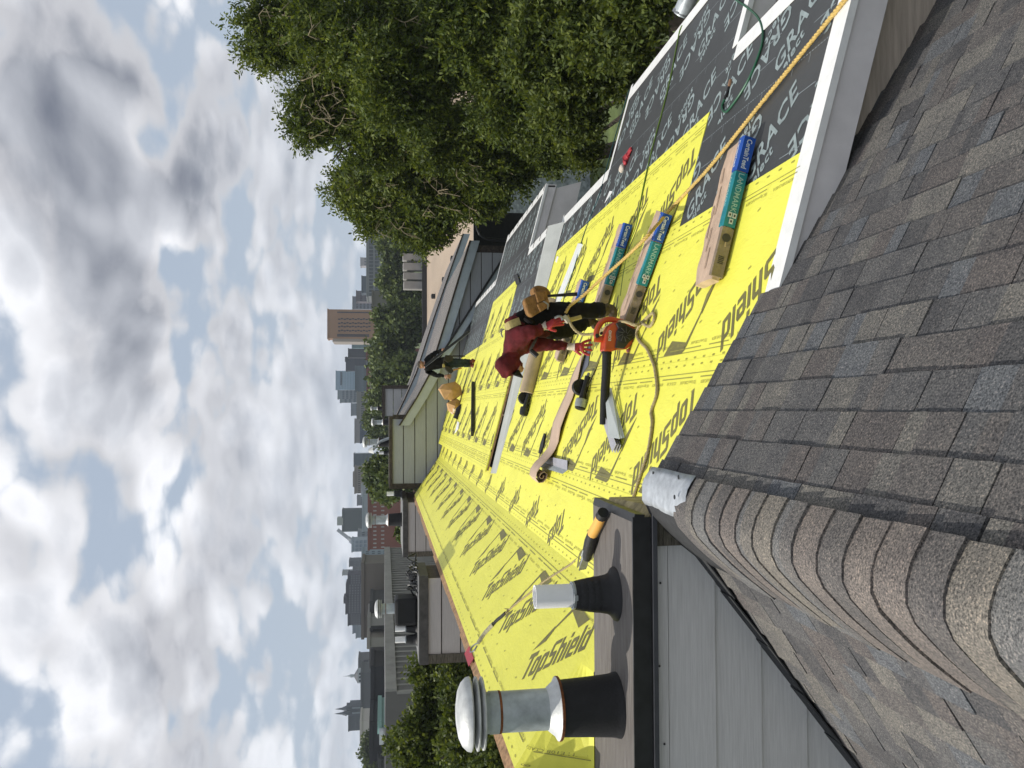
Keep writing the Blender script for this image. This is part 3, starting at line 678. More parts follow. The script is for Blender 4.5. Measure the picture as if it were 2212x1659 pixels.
def bundle(pl, X, Y, ang, label, seed, squash=1.0):
    t = thing('shingle_bundle', label, 'shingle bundle', m4=roofM(pl, X, Y, ang, .03), group='wrapped bundles of shingles')
    wrap_body(seed).build('wrapper', KRAFT, t, smooth=True)
    y0 = -BWd/2-.004; zt = BHt+.003
    def band(x0, x1, m, nm, top=.03):
        mb = MB(); mb.hex([(x0, y0, .006), (x1, y0, .006), (x1, y0+.02, .006), (x0, y0+.02, .006), (x0, y0, zt-.008), (x1, y0, zt-.008), (x1, y0+.02, zt), (x0, y0+.02, zt)])
        mb.hex([(x0, y0+.02, zt-.01), (x1, y0+.02, zt-.01), (x1, y0+.02+top, zt-.01), (x0, y0+.02+top, zt-.01), (x0, y0+.02, zt), (x1, y0+.02, zt), (x1, y0+.02+top, zt), (x0, y0+.02+top, zt)])
        return mb.build(nm, m, t)
    bl = band(.27, .525, BLUE, 'blue_label', .055); te = band(-.14, .262, TEAL, 'teal_label', .045); br = band(-.50, -.15, BRWR, 'brown_label', .004)
    def side_text(vf, x0, zc, ln, cap, m, par, nm):
        w = vf[0][:, 0].max(); mb = MB(); mb.add([(x0-p*ln/w, y0-.002, zc-q*cap/.7) for p, q in vf[0]], vf[1]); mb.build(nm, m, par, fix=False)
    def top_text(vf, x0, yc, ln, cap, m, par, nm):
        w = vf[0][:, 0].max(); mb = MB(); mb.add([(x0-p*ln/w, yc-q*cap/.7, zt+.001) for p, q in vf[0]], vf[1]); mb.build(nm, m, par, fix=False)
    side_text(CT, .505, .066, .215, .038, TXW, bl, 'brand_lettering'); side_text(LM, .25, .068, .285, .042, TXL, te, 'product_lettering')
    top_text(CT, .505, y0+.064, .20, .024, TXW, bl, 'top_lettering')
    top_text(LM, .25, y0+.058, .25, .024, TXL, te, 'top_lettering')
    for (x, z) in [(-.055, .052), (-.055, .018), (-.10, .034)]:
        MB().box(x-.018, x+.018, y0-.003, y0-.001, z-.004, z+.024).build('symbol_patch', TXW, te)
        MB().box(x-.008, x+.008, y0-.0045, y0-.0032, z+.004, z+.016).build('symbol', INK, te)
    MB().lathe([(.030, -.002), (.030, -.001)], (-.22, y0-.001, .048), 16, 'y').build('round_mark', INK, br)
    for i in range(5): MB().box(-.36-.012*i, -.354-.012*i, y0-.003, y0-.001, .03, .07).build('bar_mark', INK, br)
    for i, (x, y, w) in enumerate([(.1, .05, .22), (-.2, .04, .18), (-.05, .10, .25), (.3, .08, .12), (-.35, -.02, .16)]):
        MB().box(x-w/2, x+w/2, y-.006, y+.006, zt-.001, zt).build('faint_print', mat('faint_tan_print', (.36, .25, .17), .5), t)
    return t
bundle(LOW, 1.355, 5.54, R(2), 'large nearest bundle of shingles with teal and blue label, half on the black membrane', 1)
bundle(LOW, 1.27, 7.29, R(-20), 'bundle of shingles below the bent worker, second nearest, crossed by the yellow rope', 2)
bundle(LOW, 1.45, 8.60, R(-12), 'crumpled bundle of shingles touching the bent worker\'s front boot', 3)
bundle(LOW, 1.08, 10.05, R(-15), 'farthest bundle of shingles, behind the bent worker\'s legs', 4)

# ================================================================ ropes and hoses
def smooth_path(pts, step=.03):
    P = [Vector(p) for p in pts]; out = []
    for i in range(len(P)-1):
        p0, p1, p2, p3 = P[max(i-1, 0)], P[i], P[i+1], P[min(i+2, len(P)-1)]
        n = max(2, int((p2-p1).length/step))
        for k in range(n):
            t = k/n; out.append(.5*((2*p1)+(p2-p0)*t+(2*p0-5*p1+4*p2-p3)*t*t+(3*p1-p0-3*p2+p3)*t**3))
    return out+[P[-1]]
def rope(name, pts, r, m, label, cat='rope', strands=3, lay=.09, group=None, parent=None):
    P = smooth_path(pts, .02); mb = MB(); d = 0; frs = []; prev = None
    for i, p in enumerate(P):
        t = (P[min(i+1, len(P)-1)]-P[max(i-1, 0)]).normalized()
        a = (t.cross(Vector((0, 0, 1))) if prev is None else prev-t*prev.dot(t)).normalized(); prev = a
        if i: d += (p-P[i-1]).length
        frs.append((p, a, t.cross(a), d))
    for s in range(strands):
        mb.tube([p+(a*math.cos(2*math.pi*(q/lay+s/strands))+b*math.sin(2*math.pi*(q/lay+s/strands)))*r*.52 for p, a, b, q in frs], r*.56, 5)
    o = mb.build(name, m, parent, smooth=False, fix=False); me = o.data; me.polygons.foreach_set('use_smooth', [True]*len(me.polygons))
    if not parent: tag(o, label, cat, group)
    return o
YROPE = mat('yellow_poly_rope', (0.62, 0.43, 0.13), 0.7, 0.18, 60, 0.3, 300); BROPE = mat('beige_rope', (0.42, 0.34, 0.18), 0.8, 0.18, 60, 0.3, 300)
def lo(x, y, h=.03): p = low(x, y); return p+nLo*h
rope('yellow_rope', [lo(1853, -18, .05), lo(1839, 0, .035), lo(1738, 122), lo(1638, 244), lo(1538, 366), lo(1460, 455, .05), onY(1400, 508, 6.72), onY(1347, 560, 7.25), onY(1298, 603, 7.6), onY(1258, 640, 7.82), onY(1232, 660, 7.9), onY(1222, 676, 7.95)],
     .0165, YROPE, 'long yellow twisted rope running down across the roof to the bent worker')
rope('beige_rope', [onY(1226, 682, 7.92), onY(1238, 708, 7.85), onY(1258, 722, 7.8), onY(1290, 719, 7.7), onY(1315, 703, 7.55), onY(1345, 694, 7.2), onY(1372, 702, 6.95), lo(1398, 700, .05), lo(1412, 684, .04), lo(1419, 678), lo(1421, 690), lo(1411, 707), lo(1398, 702, .05), lo(1389, 708, .04), lo(1382, 722), lo(1388, 738), lo(1405, 756), lo(1416, 780), lo(1423, 802), lo(1427, 851), lo(1415, 891), lo(1417, 917), lo(1409, 973), lo(1393, 1025), lo(1376, 1078)],
     .0155, BROPE, 'beige rope with a knotted loop, trailing from the bent worker to the roof box')
lan = thing('anchor_lanyard', 'rope lanyard with worn sleeve hooked to the red anchor on the roof\'s upper edge', 'lanyard', tuple(upp(1025, 1405)))
def uo(x, y, h=.03): return upp(x, y)+nUp*h
rope('rope', [uo(1096, 1330), uo(1118, 1310), uo(1150, 1285), uo(1185, 1257), uo(1240, 1222), uo(1288, 1188, .06)], .0135, BROPE, '', parent=lan)
CANV = mat('worn_webbing', (0.36, 0.33, 0.24), 0.8, 0.2, 30, 0.3, 80)
MB().tube(smooth_path([uo(1040, 1392), uo(1055, 1370), uo(1072, 1352)], .02), .030, 8).build('sleeve', CANV, lan, smooth=True)
MB().tube(smooth_path([uo(1072, 1352), uo(1080, 1343), uo(1088, 1337), uo(1098, 1328)], .02), [.022]*len(smooth_path([uo(1072, 1352), uo(1080, 1343), uo(1088, 1337), uo(1098, 1328)], .02)), 8).build('black_tape', BLKR, lan, smooth=True)
mb = MB()
for k in range(14):
    p = uo(1104, 1322, .03)+Vector((random.uniform(-.03, .03), random.uniform(-.03, .03), random.uniform(0, .05))); mb.tube([uo(1106, 1320, .03), p], .004, 4)
mb.build('frayed_end', BROPE, lan)
MB().tube(smooth_path([uo(1040, 1392), uo(1032, 1395), uo(1024, 1402), uo(1022, 1412), uo(1030, 1408), uo(1036, 1398)], .01), .010, 6).build('steel_hook', STEEL, lan, smooth=True)
mb = MB(); slab(mb, UPP, -2.64, -2.56, 8.5, 8.95, .03, .035); mb.build('red_anchor_plate', mat('faded_red', (.42, .05, .07), .6), lan)
GHOSE = mat('dark_green_hose', (0.015, 0.095, 0.045), 0.4, 0.1, 9); LHOSE = mat('olive_green_hose', (0.10, 0.17, 0.015), 0.4, 0.1, 9); THOSE = mat('teal_hose', (0.015, 0.07, 0.075), 0.45, 0.1, 9)
def hose(pts, r, m, label):
    o = MB().tube(smooth_path(pts, .05), r, 7).build('air_hose', m, None, smooth=True); tag(o, label, 'hose', 'air hoses lying on the roof'); return o
hose([lo(1483, 48, -.06), lo(1476, 58, .02), lo(1464, 100, .012), lo(1451, 167, .012), lo(1432, 245, .012), lo(1412, 325, .02), lo(1393, 410, .02), lo(1377, 488, .012), lo(1362, 530, .012), lo(1350, 590, .012), lo(1343, 640, .012)], .0085, LHOSE, 'thin olive green air hose running up the roof from the eave')
hose([lo(1362, 195, .02), lo(1330, 300, .015), lo(1308, 381, .015), lo(1296, 424, .015), lo(1278, 468, .015), lo(1261, 517, .02), lo(1241, 587, .02), lo(1221, 647, .02), lo(1205, 700, .015), onY(1188, 740, 12.0), onY(1172, 790, 11.9), onY(1160, 825, 11.85), lo(1149, 856, .03)], .007, THOSE, 'thin dark teal air hose passing behind the bent worker to the far nail gun')
z1 = lambda x, y: ((2600+.4069*x)*.5486, .4069*y*.5486)
hp = [lo(*z1(700, -40), .02)]+[lo(*z1(*p), .016) for p in [(760, 10), (870, 85), (960, 170), (1005, 280), (1005, 420), (960, 570), (890, 740), (800, 900), (715, 1020), (660, 1085), (625, 1075), (614, 1030), (640, 965)]]
gh = thing('looped_air_hose', 'green air hose with a brass connector, looped on the black membrane', 'hose', tuple(hp[8]))
MB().tube(smooth_path(hp, .03), .0095, 8).build('hose', GHOSE, gh, smooth=True)
MB().tube([lo(*z1(640, 965), .016), lo(*z1(665, 900), .016), lo(*z1(683, 845), .016)], .012, 8).build('rubber_sleeve', BLKR, gh, smooth=True)
MB().tube([lo(*z1(683, 845), .016), lo(*z1(692, 810), .016), lo(*z1(697, 778), .016)], [.013, .016, .012], 8).build('brass_coupling', mat('brass', (.40, .22, .12), .4, .1, 9, metal=.5), gh, smooth=True)

# ================================================================ nail guns
def nailgun(X, Y, ang, s, label, mb_, mh, pl=LOW):
    M = roofM(pl, X, Y, ang, .0); t = thing('nail_gun', label, 'nail gun', m4=M@Matrix.Scale(s, 4), group='pneumatic nail guns')
    MB().lathe([(.02, 0), (.052, .004), (.056, .03), (.056, .075), (.05, .082), (.02, .084)], (-.10, .0, .06), 18, 'x').build('head_housing', mh, t, smooth=True)
    MB().lathe([(.03, -.018), (.045, -.012), (.05, .002)], (-.10, .0, .06), 18, 'x').build('end_cap', BLKR, t, smooth=True)
    MB().tube([(-.02, 0, .06), (.05, .0, .062), (.16, .005, .058), (.20, .005, .055)], [.034, .026, .024, .028], 10).build('handle', mb_, t, smooth=True)
    MB().lathe([(.01, -.026), (.070, -.026), (.076, -.018), (.076, .018), (.070, .026), (.01, .026)], (.10, .075, .085), 20, 'y').build('coil_magazine', BLKR, t, smooth=True)
    MB().tube([(-.05, .055, .045), (.04, .08, .045)], [.028, .03], 8).build('nose', mb_, t, smooth=True)
    MB().tube([(.20, .005, .055), (.235, .005, .052)], [.016, .012], 8).build('air_coupling', STEEL, t, smooth=True)
    MB().tube([(.02, .02, .05), (.05, .045, .05)], .008, 6).build('trigger', BLKR, t)
    return t
GREYP = mat('grey_cast_metal', (0.33, 0.36, 0.36), 0.4, 0.1, 9, metal=0.3); DKP = mat('black_plastic', (0.02, 0.021, 0.022), 0.4, 0.15, 9)
p = low(1272, 862); nailgun(p.x, p.y, R(8), 1.15, 'grey and black nail gun lying beside the leaf blower tube', DKP, GREYP)
p = low(1146, 880); nailgun(p.x, p.y, R(6), 1.22, 'all black nail gun lying at the end of the brown paper roll', DKP, DKP)
MB().tube(smooth_path([low(1281, 838)+nLo*.06, low(1287, 812)+nLo*.03, low(1296, 785)+nLo*.015, low(1303, 765)+nLo*.012], .03), .008, 6).build('hose_whip', mat('dark_hose', (.05, .04, .02), .5), None)
tag(bpy.data.objects['hose_whip'], 'short dark air hose joined to the grey nail gun', 'hose')

# ================================================================ leaf blower
ORG_ = mat('orange_plastic', (0.44, 0.052, 0.012), 0.4, 0.08, 7, coat=0.3)
YB = 7.30
zb = lambda x, y, Y=YB: onY((2260+.2364*x)*.5486, (1240+.2364*y)*.5486, Y)
lb = thing('leaf_blower', 'orange leaf blower with long black tube standing on the yellow underlayment', 'leaf blower', tuple(zb(800, 600)))
def plate(pts, ya, yb): return MB().prism([zb(*p, YB)+Vector((0, ya, 0)) for p in pts], (0, yb-ya, 0))
plate([(480, 470), (500, 330), (560, 190), (640, 135), (760, 110), (900, 170), (1000, 250), (1060, 300), (1030, 370), (960, 480), (850, 580), (690, 570), (650, 610), (470, 610)], -.06, .10).build('housing', ORG_, lb, bevel=.018)
cen = zb(835, 330, YB-.075)
MB().lathe([(.078, .0), (.074, -.014), (.056, -.024), (.03, -.028), (.002, -.028)], cen, 26, 'y').build('fan_guard', BLKR, lb, smooth=True)
plate([(650, 560), (700, 240), (660, 150), (760, 118), (850, 190), (960, 250), (1040, 240), (1030, 330), (960, 400), (870, 470), (800, 570)], -.085, -.05).build('black_cover', DKP, lb, bevel=.008)
for k in range(9):
    a = 2*math.pi*k/9; MB().bar(cen+Vector((.02*math.cos(a), -.032, .02*math.sin(a))), cen+Vector((.066*math.cos(a+.5), -.026, .066*math.sin(a+.5))), .006, .008, (0, 1, 0)).build('guard_rib', mat('dark_grey_plastic', (.06, .06, .06), .5), lb)
MB().tube(smooth_path([zb(*p, YB+.02) for p in [(400, 400), (370, 330), (390, 230), (440, 140), (520, 85), (620, 75), (700, 95), (800, 115), (900, 160), (990, 230)]], .02), .026, 10).build('handle', ORG_, lb, smooth=True)
MB().tube(smooth_path([zb(*p, YB+.02) for p in [(345, 400), (420, 405), (500, 400)]], .02), .030, 10).build('handle_base', ORG_, lb, smooth=True)
MB().lathe([(.001, -.012), (.018, -.010), (.02, 0)], zb(388, 345, YB-.01), 12, 'y').build('switch_knob', BLKR, lb, smooth=True)
MB().tube([zb(445, 290, YB+.02), zb(470, 320, YB+.02)], .014, 6).build('trigger', BLKR, lb)
MB().tube([zb(552, 470, YB), zb(550, 622, YB)], [.047, .044], 18).build('outlet', ORG_, lb, smooth=True)
MB().tube([zb(548, 615), zb(545, 650)], .046, 18).build('tube_collar', BLKR, lb, smooth=True)
tp = [zb(547, 640), onY(1310, 800, YB), onY(1306, 862, YB), onY(1304, 917, YB-.02)]
tb = MB().tube(tp, [.042, .041, .040, .037], 18).build('blower_tube', BLKR, lb, smooth=True)
for k in range(5): MB().tube([onY(1307.5, 838+3*k, YB), onY(1307.5, 839.3+3*k, YB)], .0425, 18).build('ring', BLKR, tb)
plate([(880, 570), (960, 545), (990, 590), (950, 640), (900, 630)], -.04, .04).build('foot', ORG_, lb, bevel=.008)
plate([(1010, 260), (1060, 290), (1050, 380), (1000, 430)], -.02, .09).build('rear_foot', DKP, lb, bevel=.008)
EC = text2d('ECHO', 0.0, 0.03, 1.0); ew = EC[0][:, 0].max(); mb = MB()
p0, p1, q0 = zb(595, 420, YB-.064), zb(605, 245, YB-.064), zb(625, 420, YB-.064)
ux = (p1-p0); uy = (zb(572, 420, YB-.064)-zb(615, 420, YB-.064))
mb.add([zb(615, 432, YB-.064)+ux*(a/ew)+uy*(b_/.7) for a, b_ in EC[0]], EC[1]); mb.build('brand_lettering', TXW, lb, fix=False)

# ================================================================ paper roll, kraft strip, loose metal
PAPR = mat('brown_paper_core', (0.44, 0.34, 0.23), 0.7, 0.08, 6, 0.1, 40)
pr = thing('paper_roll', 'thick brown paper roll lying behind the bent worker', 'roll', tuple(low(1165, 800)))
c0 = low(1152, 853)+nLo*.10; c1 = c0+Vector((math.cos(.27), .13, -math.sin(.27))).normalized()*1.45
MB().tube([c0, c1], .108, 24).build('roll_body', PAPR, pr, smooth=True); dv = (c0-c1).normalized()
MB().tube([c0+dv*.004, c0+dv*.001], .045, 16).build('core_hole', BLK, pr)
KR2 = mat('kraft_paper_strip', (0.55, 0.40, 0.29), 0.6, 0.06, 4, 0.3, 8); DKU = mat('dark_underside', (0.12, 0.13, 0.16), 0.5, 0.1, 8)
ks = thing('kraft_strip', 'long peach coloured paper backed strip ending in a curled roll', 'paper strip', tuple(low(1215, 900)))
cl = [((1278, 730), (1281, 733)), ((1262, 772), (1270, 770)), ((1240, 812), (1257, 822)), ((1226, 850), (1244, 862)), ((1213, 885), (1232, 897)), ((1201, 915), (1222, 927)), ((1192, 948), (1214, 957)), ((1188, 966), (1208, 972))]
vs = []
for i, (p, q) in enumerate(cl):
    for k in range(5): x = p[0]+(q[0]-p[0])*k/4; y = p[1]+(q[1]-p[1])*k/4; vs.append(low(x, y)+nLo*(.03+.012*math.sin(i*1.7)+.006*k))
# lift into the curl
a, b = vs[-5], vs[-1]; wv = (b-a)
for (dx, dz) in [(-.07, .03), (-.13, .07), (-.19, .115), (-.26, .14), (-.33, .13), (-.38, .08), (-.375, .03), (-.33, .005), (-.28, .01), (-.255, .05), (-.27, .085), (-.31, .095), (-.335, .07), (-.33, .045), (-.30, .04)]:
    for k in range(5): vs.append(a+wv*(k/4)*(1.05)+Vector((dx, -.10*dx, dz-.28*dx)))
n = len(vs)//5
o = MB().add(vs, [(i*5+k, i*5+k+1, i*5+k+6, i*5+k+5) for i in range(n-1) for k in range(4)]).build('strip', KR2, ks, smooth=True); o.modifiers.new('s', 'SOLIDIFY').thickness = .004
mb = MB(); mb.prism([low(1281, 734)+nLo*.02, low(1275, 790)+nLo*.02, low(1268, 800)+nLo*.02, low(1257, 822)+nLo*.02, low(1262, 790)+nLo*.02], nLo*.004); mb.build('folded_underside', DKU, ks)
def lpiece(name, pts, wdir, m, label, cat, th=.004, parent=None, group=None):
    mb = MB(); mb.prism(pts, wdir if wdir is not None else nLo*th); o = mb.build(name, m, parent)
    if not parent: tag(o, label, cat, group)
    return o
FLG = mat('grey_coated_sheet', (0.36, 0.36, 0.40), 0.4, 0.05, 6, metal=0.1); FLW = mat('pale_coated_sheet', (0.60, 0.64, 0.62), 0.4, 0.05, 6)
r6 = lambda x, y, h=.01: low((1900+.3617*x)*.5486, (1600+.3617*y)*.5486)+nLo*h
r5 = lambda x, y, h=.01: low((1900+.3617*x)*.5486, (1100+.3617*y)*.5486)+nLo*h
lf = thing('angle_flashing', 'short grey angle flashing lying by the curled strip', 'flashing', tuple(r6(830, 640)))
lpiece('flat_leg', [r6(695, 545, .05), r6(965, 600, .04), r6(945, 700, .02), r6(700, 620, .02)], None, FLG, '', '', .004, lf)
lpiece('raised_leg', [r6(700, 615, .015), r6(948, 695, .015), r6(932, 752, .06), r6(660, 668, .06)], None, FLW, '', '', .004, lf)
lf2 = thing('flashing_stack', 'folded stack of grey and pale flashing strips under the blower tube', 'flashing', tuple(low(1330, 930)))
for i in range(3):
    h = .012+.02*i
    lpiece('grey_strip', [r6(1350+8*i, 170, h), r6(1420, 130, h+.02), r6(1560, 440, h+.03), r6(1490-6*i, 520, h)], None, FLG, '', '', .004, lf2)
    lpiece('pale_strip', [r5(1400+22*i, 1180+10*i, h+.05), r5(1430+22*i, 1190+10*i, h+.01), r6(1575, 350+14*i, h+.01), r6(1535-14*i, 372, h+.06)], None, FLW, '', '', .004, lf2)
lpiece('scraper', [r6(700, 300, .02), r6(712, 310, .02), r6(690, 440, .02), r6(655, 525, .02), r6(640, 515, .02), r6(660, 420, .02)], None, BLKR, 'small black cutter blade tool lying near the curled strip', 'tool', .02)
lpiece('painted_shadow_spot', [r6(555, 570, .01), r6(575, 545, .01), r6(570, 590, .01), r6(535, 625, .01), r6(525, 610, .01)], None, DARK, 'small dark patch painted as a shadow spot on the yellow underlayment beyond the curled strip', 'scrap', .004)  # thin dark sheet stands in for a shadow spot on the underlayment
r8 = lambda x, y, h=.012: low((1900+.3617*x)*.5486, (600+.3617*y)*.5486)+nLo*h
lds = thing('loose_drip_edge', 'long loose white drip edge strip at the border of membrane and yellow sheet', 'trim strip', tuple(r8(970, 1330)))
lpiece('top_flange', [r8(1095, 1000, .03), r8(1055, 995, .02), r8(795, 1655, .02), r8(840, 1655, .03)], None, WHT, '', '', .004, lds)
lpiece('lip', [r8(1095, 1000, .03), r8(1105, 1010, .0), r8(850, 1660, .0), r8(840, 1655, .03)], None, FLW, '', '', .004, lds)
lpiece('white_scrap', [r8(1340, 555), r8(1420, 440), r8(1425, 425), r8(1395, 425)], None, WHT, 'small white triangular scrap at the border of the membrane', 'scrap', .004)
lpiece('white_offcut', [r8(820, 1130), r8(838, 1140), r8(815, 1205), r8(800, 1190)], None, WHT, 'tiny white offcut on the membrane by the rake edge', 'scrap', .004)

# dropped glove
def skin_mesh(name, verts, edges, rad, m, parent=None, sub=2, root=0, smooth=True, off=None, wrinkle=0.0):
    me = bpy.data.meshes.new(name); me.from_pydata([tuple(v) for v in verts], edges, [])
    ob = bpy.data.objects.new(name, me); C.objects.link(ob)
    ob.modifiers.new('skin', 'SKIN'); me = ob.data
    if not me.skin_vertices: 
        bpy.context.view_layer.objects.active = ob; bpy.ops.mesh.customdata_skin_add()
    for i, sv in enumerate(me.skin_vertices[0].data):
        r = rad[i]; sv.radius = (r, r) if not isinstance(r, tuple) else r; sv.use_root = (i == root)
    sb = ob.modifiers.new('sub', 'SUBSURF'); sb.levels = sub; sb.render_levels = sub
    dg = bpy.context.evaluated_depsgraph_get(); nm = bpy.data.meshes.new_from_object(ob.evaluated_get(dg))
    bpy.data.objects.remove(ob)
    if wrinkle:
        nm.update(); nr = [v.normal.copy() for v in nm.vertices]
        for v, n_ in zip(nm.vertices, nr):
            q = Vector((v.co.x*9, v.co.y*9, v.co.z*17)); r_ = 1-abs(noise.noise(q))*2.2; v.co += n_*wrinkle*(r_-.45+.6*noise.noise(q*.35))
    o2 = bpy.data.objects.new(name, nm); C.objects.link(o2)
    nm.materials.clear(); nm.materials.append(m); nm.polygons.foreach_set('use_smooth', [True]*len(nm.polygons))
    if parent:
        off = ORG.get(parent.name); o2.parent = parent
        if off: nm.transform(Matrix.Translation(-Vector(off)))
        ORG[o2.name] = off
    return o2
REDG = mat('red_coated_glove', (0.42, 0.035, 0.045), 0.5, 0.2, 22, 0.3, 60); KNIT = mat('cream_knit', (0.62, 0.54, 0.45), 0.85, 0.12, 40, 0.3, 120)
gl = thing('dropped_glove', 'crumpled red and white work glove dropped on the black membrane', 'glove', tuple(low(1357, 350)))
g0 = low(1348, 366)+nLo*.03; g1 = low(1360, 338)+nLo*.03; ax = (g1-g0).normalized(); sdv = ax.cross(nLo).normalized()
skin_mesh('knit_cuff', [g0-ax*.05, g0, g0+ax*.06], [(0, 1), (1, 2)], [(.05, .03), (.055, .035), (.05, .035)], KNIT, gl)
vv = [g0+ax*.08, g0+ax*.15]; ed = [(0, 1)]; rd_ = [(.05, .035), (.055, .03)]
for k, w in enumerate((-.045, -.015, .015, .045)):
    i = len(vv); vv += [g0+ax*.21+sdv*w, g0+ax*(.27+.02*(k % 2))+sdv*w*1.1-nLo*.01]; ed += [(1, i), (i, i+1)]; rd_ += [.014, .011]
i = len(vv); vv += [g0+ax*.13+sdv*.08]; ed += [(0, i)]; rd_ += [.014]
skin_mesh('palm', vv, ed, rd_, REDG, gl)
# ================================================================ people
MARO = mat('maroon_hoodie_cloth', (0.105, 0.015, 0.018), 0.9, 0.25, 9, 0.6, 12, spec=0.2); BLKC = mat('black_work_trousers', (0.008, 0.0075, 0.0075), 0.9, 0.3, 10, 0.5, 14, spec=0.2)
BLKS = mat('black_shirt_cloth', (0.007, 0.007, 0.008), 0.9, 0.3, 10, 0.5, 14, spec=0.2); JEAN = mat('worn_jeans', (0.035, 0.05, 0.055), 0.85, 0.3, 9, 0.5, 20, col2=(0.012, 0.018, 0.022), spec=0.2)
SKN = mat('skin', (0.36, 0.19, 0.125), 0.5, 0.08, 14); BROB = mat('muddy_boots', (0.075, 0.055, 0.035), 0.85, 0.3, 18, 0.5, 40); REDB = mat('dark_red_boots', (0.16, 0.03, 0.025), 0.7, 0.25, 18, 0.3, 40)
LEA = mat('brown_suede_pouch', (0.235, 0.125, 0.045), 0.85, 0.22, 14, 0.5, 40, spec=0.2); LEAD = mat('dark_leather_pouch', (0.034, 0.029, 0.018), 0.8, 0.25, 14, 0.4, 40)
YSTR = mat('yellow_webbing', (0.38, 0.31, 0.12), 0.8, 0.12, 30); HAIR = mat('short_greying_hair', (0.10, 0.085, 0.075), 0.8, 0.2, 40, 0.4, 120)
def figure(name, label, joints, edges, mats, base, root):
    """one continuous skinned body; every face takes the cloth of the nearest bone"""
    keys = list(joints); ix = {k: i for i, k in enumerate(keys)}
    t = thing('person', label, 'person', tuple(base))
    V = [Vector(joints[k][0]) for k in keys]; rad = [joints[k][1] for k in keys]
    E_ = [(ix[a], ix[b]) for a, b, _ in edges]
    o = skin_mesh('body', V, E_, rad, mats[0], t, 3, ix[root], wrinkle=.016); me = o.data
    for m in mats[1:]: me.materials.append(m)
    off = Vector(base); seg = [(V[ix[a]]-off, V[ix[b]]-off, mi) for a, b, mi in edges]
    for p in me.polygons:
        c = p.center; best = (9, 0)
        for a, b, mi in seg:
            d = b-a; q = max(0, min(1, (c-a).dot(d)/max(d.length_squared, 1e-9))); dd = (c-(a+d*q)).length
            if dd < best[0]: best = (dd, mi)
        p.material_index = best[1]
    return t
def hand(par, wrist, tip, up, m, cuff=None, spread=1.0, L_=.19, curl=0.0, name='glove'):
    wrist = Vector(wrist); d = (Vector(tip)-wrist).normalized(); s = d.cross(Vector(up)).normalized(); n = s.cross(d)
    vv = [wrist, wrist+d*L_*.30, wrist+d*L_*.48]; ed = [(0, 1), (1, 2)]; rd = [(.036, .028), (.052, .027), (.052, .024)]
    for k, (w, ln) in enumerate(((-.034, .40), (-.012, .48), (.012, .46), (.034, .36))):
        i = len(vv); b = wrist+d*L_*.58+s*w*spread
        vv += [b, b+d*L_*ln*.5+s*w*.35*spread-n*curl*.03, b+d*L_*ln+s*w*.6*spread-n*curl*.07]; ed += [(2, i), (i, i+1), (i+1, i+2)]; rd += [.0155, .0150, .0125]
    i = len(vv); vv += [wrist+d*L_*.28+s*.05, wrist+d*L_*.52+s*.085-n*curl*.02]; ed += [(1, i), (i, i+1)]; rd += [.017, .014]
    h = skin_mesh(name, vv, ed, rd, m, par, 2, 1)
    if cuff: skin_mesh('cuff', [wrist-d*.05, wrist, wrist+d*.03], [(0, 1), (1, 2)], [(.036, .032), (.038, .034), (.036, .028)], cuff, par, 1, 1)
    return h
w1 = lambda x, y, Y: onY(1031.4+.2421*x, 614.4+.2421*y, Y)
J = {'pel': (w1(450, 315, 8.35), (.155, .15)), 'sp': (w1(362, 400, 8.33), (.20, .175)), 'ch': (w1(322, 510, 8.32), (.225, .19)), 'nk': (w1(300, 618, 8.30), (.10, .09)), 'hd0': (w1(290, 675, 8.29), (.10, .10)), 'hd': (w1(305, 745, 8.28), (.115, .12)), 'hd2': (w1(330, 790, 8.27), (.07, .09)),
     'sf': (w1(400, 540, 8.45), .105), 'ef': (w1(640, 535, 8.40), (.062, .062)), 'wf': (w1(812, 552, 8.34), (.045, .045)),
     'sn': (w1(345, 490, 8.12), .125), 'en': (w1(470, 425, 7.98), (.085, .085)), 'wn': (w1(585, 385, 8.0), (.055, .055)),
     'hn': (w1(520, 265, 8.20), (.14, .125)), 'kn': (w1(840, 235, 8.02), (.092, .088)), 'an': (w1(1130, 228, 8.02), (.075, .07)), 'fn': (w1(1205, 225, 8.02), (.068, .06)), 'tn': (w1(1222, 318, 8.0), (.055, .045)),
     'hf': (w1(560, 385, 8.50), (.14, .125)), 'kf': (w1(760, 425, 8.68), (.09, .088)), 'af': (w1(970, 340, 8.85), (.07, .065)), 'ff': (w1(1042, 325, 8.88), (.065, .055)), 'tf': (w1(1052, 400, 8.86), (.05, .04))}
E1 = [('pel', 'sp', 0), ('sp', 'ch', 0), ('ch', 'nk', 0), ('nk', 'hd0', 0), ('hd0', 'hd', 0), ('hd', 'hd2', 0), ('ch', 'sf', 0), ('sf', 'ef', 0), ('ef', 'wf', 0), ('ch', 'sn', 0), ('sn', 'en', 0), ('en', 'wn', 0),
      ('pel', 'hn', 1), ('hn', 'kn', 1), ('kn', 'an', 1), ('an', 'fn', 2), ('fn', 'tn', 2), ('pel', 'hf', 1), ('hf', 'kf', 1), ('kf', 'af', 1), ('af', 'ff', 2), ('ff', 'tf', 2)]
P1 = figure('person', 'bent over worker in maroon hoodie, black trousers and red gloves, reaching for the roof', J, E1, [MARO, BLKC, BROB], low(1344, 665), 'pel')
